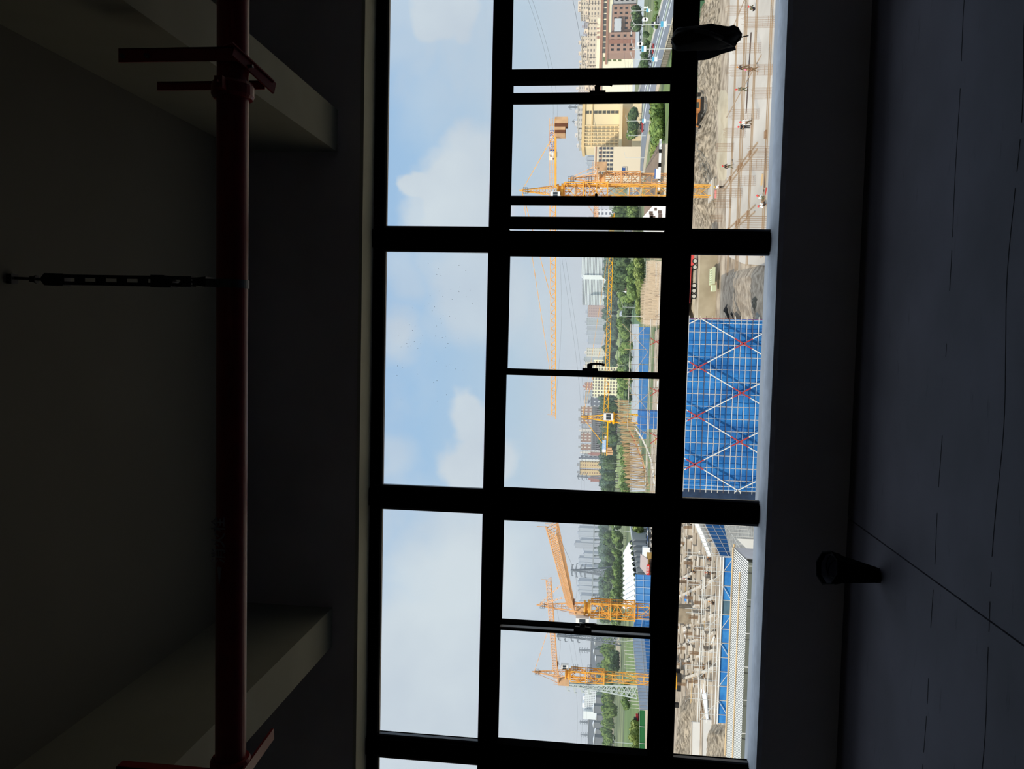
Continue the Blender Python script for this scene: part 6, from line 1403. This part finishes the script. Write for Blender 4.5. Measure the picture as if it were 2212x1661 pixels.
for i in range(9): car('%s parked car under the big yellow green tree, %s from the right' % (names[i % 4], ORD[i]), 1404+(i % 2)*5, 1132+i*6.2, (cw, cbk_, cbl, cgy)[i % 4])
for i in range(7): car('%s parked car in the row on the grey plaza, %s from the right' % (names[(i+1) % 4], ORD[i]), 1386, 66+i*6.2, (cbk_, cgy, cbk_, cw)[i % 4])
for lab, v, y, c_ in (('dark car on the far carriageway below the plaza', 1412, 112, cbk_), ('white car on the far carriageway', 1408, 128, cw), ('red car on the dual carriageway before the hotel', 1388, 268, crd), ('red lorry beside the red car on the carriageway', 1392, 276, crd), ('orange red vehicle by the white barrier', 1414, 105, crd), ('white van near the lamp at the right', 1420, 52, cw), ('silver car near the road verge at the right', 1424, 46, cgy)): car(lab, v, y, c_, 5 if 'lorry' in lab else 4.4, 0, 2.6 if ('lorry' in lab or 'van' in lab) else 1.5)
p = gnd(1409, 1192); t = thing('lorry', (p.x, p.y, ZG), 'white box lorry with a blue windscreen by the shop row', 'lorry')
MB().box((p.x-2, p.y, ZG+.8), (p.x+1.5, p.y+2.3, ZG+3.6)).build('box_body', m_wh, t); MB().box((p.x-3.4, p.y, ZG+.6), (p.x-2.1, p.y+2.2, ZG+2.7)).build('cab', m_wh, t); MB().box((p.x-3.2, p.y-.04, ZG+1.6), (p.x-2.3, p.y, ZG+2.5)).build('windscreen', cbl, t)
for e in (-2.8, .6): MB().tube((p.x+e, p.y-.05, ZG+.5), (p.x+e, p.y+.3, ZG+.5), .5, 12).build('wheel', m_tyre, t)
# ================================================================== people on the slab and in the pit
m_skin = mat('skin', (176, 128, 100), .7)
CL = {n_: mat('cloth_'+n_, c_, .9) for n_, c_ in dict(black=(38, 38, 42), grey=(112, 114, 98), white=(226, 226, 226), brown=(104, 84, 62), olive=(98, 96, 74), navy=(52, 58, 78), pale=(196, 204, 206), dark=(58, 50, 46)).items()}
HM = dict(red=mat('helmet_red', (214, 52, 48), .4), yellow=mat('helmet_yellow', (236, 190, 70), .4), orange=mat('helmet_orange', (240, 150, 50), .4), pink=mat('helmet_pink', (232, 110, 150), .4))
def skin_obj(name, verts, edges, radii, m, par, root=0):
    me = bpy.data.meshes.new(name); me.from_pydata(verts, edges, []); o = bpy.data.objects.new(name, me); C.objects.link(o)
    md = o.modifiers.new('skin', 'SKIN'); md.use_smooth_shade = True
    for i, r_ in enumerate(radii): me.skin_vertices[0].data[i].radius = (r_, r_)
    me.skin_vertices[0].data[root].use_root = True
    o.modifiers.new('sub', 'SUBSURF').levels = 1; o.modifiers['sub'].render_levels = 1
    dg = bpy.context.evaluated_depsgraph_get(); m2 = bpy.data.meshes.new_from_object(o.evaluated_get(dg)); bpy.data.objects.remove(o)
    m2.materials.clear(); m2.materials.append(m); o = bpy.data.objects.new(name, m2); C.objects.link(o); o.parent = par; return o
POSES = dict(
 stand=dict(hip=(0, 0, .92), chest=(0, 0, 1.32), neck=(0, .0, 1.50), head=(0, -.02, 1.64), kl=(-.10, -.02, .50), fl=(-.12, .02, .06), kr=(.10, -.02, .50), fr=(.12, .0, .06), el=(-.30, .02, 1.12), hl=(-.30, -.10, .88), er=(.30, .02, 1.12), hr=(.30, -.10, .88)),
 walk=dict(hip=(0, 0, .90), chest=(.05, 0, 1.30), neck=(.06, 0, 1.48), head=(.08, -.02, 1.62), kl=(-.05, -.05, .50), fl=(-.25, 0, .08), kr=(.20, 0, .52), fr=(.28, 0, .06), el=(-.22, .05, 1.10), hl=(-.30, -.02, .86), er=(.30, -.08, 1.14), hr=(.42, -.18, 1.0)),
 bend=dict(hip=(0, 0, .82), chest=(.26, -.1, 1.08), neck=(.40, -.14, 1.14), head=(.52, -.16, 1.12), kl=(.04, -.05, .46), fl=(-.10, 0, .06), kr=(.14, 0, .46), fr=(.16, .05, .06), el=(.34, -.25, .82), hl=(.42, -.28, .56), er=(.44, -.05, .84), hr=(.52, -.06, .58)),
 crouch=dict(hip=(0, 0, .32), chest=(.18, -.05, .66), neck=(.26, -.08, .80), head=(.34, -.10, .90), kl=(.26, -.18, .44), fl=(.10, -.16, .06), kr=(.28, .14, .42), fr=(.12, .14, .06), el=(.40, -.24, .52), hl=(.55, -.20, .34), er=(.42, .10, .50), hr=(.56, .06, .32)))
def person(label, v, y, pose, top, legs, helmet, flip=1, zoff=0.0, scale=1.08):
    p = gnd(v, y); P_ = POSES[pose]; t = thing('person', (p.x, p.y, ZG+zoff), label, 'person', 'site workers')
    def V_(k): a = P_[k]; return Vector((a[0]*flip, a[1], a[2]))*scale
    h = V_('hip'); c = V_('chest'); n_ = V_('neck'); hd = V_('head')
    mid = (h+c)/2
    sl_, sr_ = c+Vector((-.19*scale, 0, .09)), c+Vector((.19*scale, 0, .09))
    pl, pr = h+Vector((-.10, 0, -.05)), h+Vector((.10, 0, -.05))
    vs = [h, mid, c, n_, hd, hd+Vector((0, 0, .10)), sl_, V_('el'), V_('hl'), sr_, V_('er'), V_('hr'), pl, V_('kl'), V_('fl'), pr, V_('kr'), V_('fr'), V_('fl')+Vector((0, -.16, -.02)), V_('fr')+Vector((0, -.16, -.02))]
    ed = [(0, 1), (1, 2), (2, 3), (3, 4), (4, 5), (2, 6), (6, 7), (7, 8), (2, 9), (9, 10), (10, 11), (0, 12), (12, 13), (13, 14), (0, 15), (15, 16), (16, 17), (14, 18), (17, 19)]
    rd = [.15, .14, .16, .06, .10, .08, .075, .052, .036, .075, .052, .036, .10, .07, .045, .10, .07, .045, .04, .04]
    skin_obj('body', vs, ed, rd, m_skin, t)
    skin_obj('shirt', [mid+(h-mid)*.6, mid, c, sl_, V_('el')+(V_('hl')-V_('el'))*.7, sr_, V_('er')+(V_('hr')-V_('er'))*.7, V_('el'), V_('er')], [(0, 1), (1, 2), (2, 3), (3, 7), (7, 4), (2, 5), (5, 8), (8, 6)], [.17, .165, .19, .10, .055, .10, .055, .07, .07], CL[top], t)
    skin_obj('trousers', [h, pl, V_('kl'), V_('fl')+Vector((0, 0, .05)), pr, V_('kr'), V_('fr')+Vector((0, 0, .05))], [(0, 1), (1, 2), (2, 3), (0, 4), (4, 5), (5, 6)], [.17, .125, .09, .07, .125, .09, .07], CL[legs], t)
    hm = MB(); hm.lathe([(.15, 0), (.16, .01), (.135, .03), (.13, .09), (.10, .15), (.05, .18), (.001, .19)], 14, hd+Vector((0, 0, .02))); hm.build('helmet', HM[helmet], t, smooth=True, local=True)
    return t
Z1 = .35
person('crouching worker in red helmet at the far right of the slab', 1638, 20, 'crouch', 'olive', 'black', 'red', 1, Z1)
person('worker in orange helmet and dark clothes behind the pink-helmeted one', 1625, 146, 'walk', 'black', 'brown', 'orange', 1, Z1)
person('worker in pink helmet bending over the long dark pipe', 1645, 149, 'walk', 'brown', 'brown', 'pink', -1, Z1)
person('worker in grey-green shirt and red helmet walking alone', 1622, 192, 'walk', 'grey', 'olive', 'red', -1, Z1)
person('worker in white shirt and red helmet beside the man in black', 1632, 265, 'walk', 'white', 'brown', 'red', 1, Z1)
person('worker all in black with red helmet, pair near the fourth cage', 1628, 274, 'stand', 'black', 'black', 'red', 1, Z1)
person('worker in dark clothes raising an arm, alone at the slab edge', 1590, 360, 'walk', 'dark', 'olive', 'red', 1, Z1)
person('worker in white shirt and yellow helmet at the foot of the crane base', 1571, 404, 'stand', 'white', 'dark', 'yellow', 1, Z1)
person('crouching worker in pale clothes and red helmet by the orange cable', 1659, 429, 'crouch', 'pale', 'olive', 'red', 1, Z1)
person('crouching worker in white vest next to the pale-clothed one', 1662, 440, 'crouch', 'white', 'dark', 'red', -1, Z1)
for lab, v, y, po, a_, b_, hm_ in (('pit worker in green trousers and orange helmet, rightmost in the pit', 1488, 1180, 'bend', 'olive', 'grey', 'orange'), ('pit worker in dark clothes, orange helmet, near the guard scaffold', 1545, 1210, 'bend', 'dark', 'dark', 'orange'), ('pit worker with white shirt and black trousers', 1497, 1250, 'stand', 'white', 'black', 'pink'), ('pit worker in orange helmet beside the ground beams', 1510, 1237, 'bend', 'dark', 'brown', 'yellow'), ('pit worker with bright orange helmet left of the crane mast', 1545, 1304, 'crouch', 'brown', 'dark', 'orange'), ('pit worker in dark shirt with red helmet', 1548, 1238, 'stand', 'dark', 'dark', 'red'), ('worker by the trench walls at the far left', 1535, 1577, 'bend', 'brown', 'olive', 'yellow')):
    person(lab, v, y, po, a_, b_, hm_, 1, 0, 1.15)
# ================================================================== thin haze over the distance
hz = bpy.data.materials.new('haze'); hz.use_nodes = True; nt = hz.node_tree; nt.nodes.clear()
ho = nt.nodes.new('ShaderNodeOutputMaterial'); hv = nt.nodes.new('ShaderNodeVolumeScatter')
hv.inputs['Color'].default_value = (.93, .95, 1, 1); hv.inputs['Density'].default_value = HAZE_DENSITY; hv.inputs['Anisotropy'].default_value = .1
nt.links.new(hv.outputs[0], ho.inputs['Volume'])
o = MB().box((-1700, 300, ZG-1), (1400, 3000, ZG+130)).build('haze', hz, kind='stuff'); o['label'] = 'thin pale haze lying over the far city'; o['category'] = 'haze'
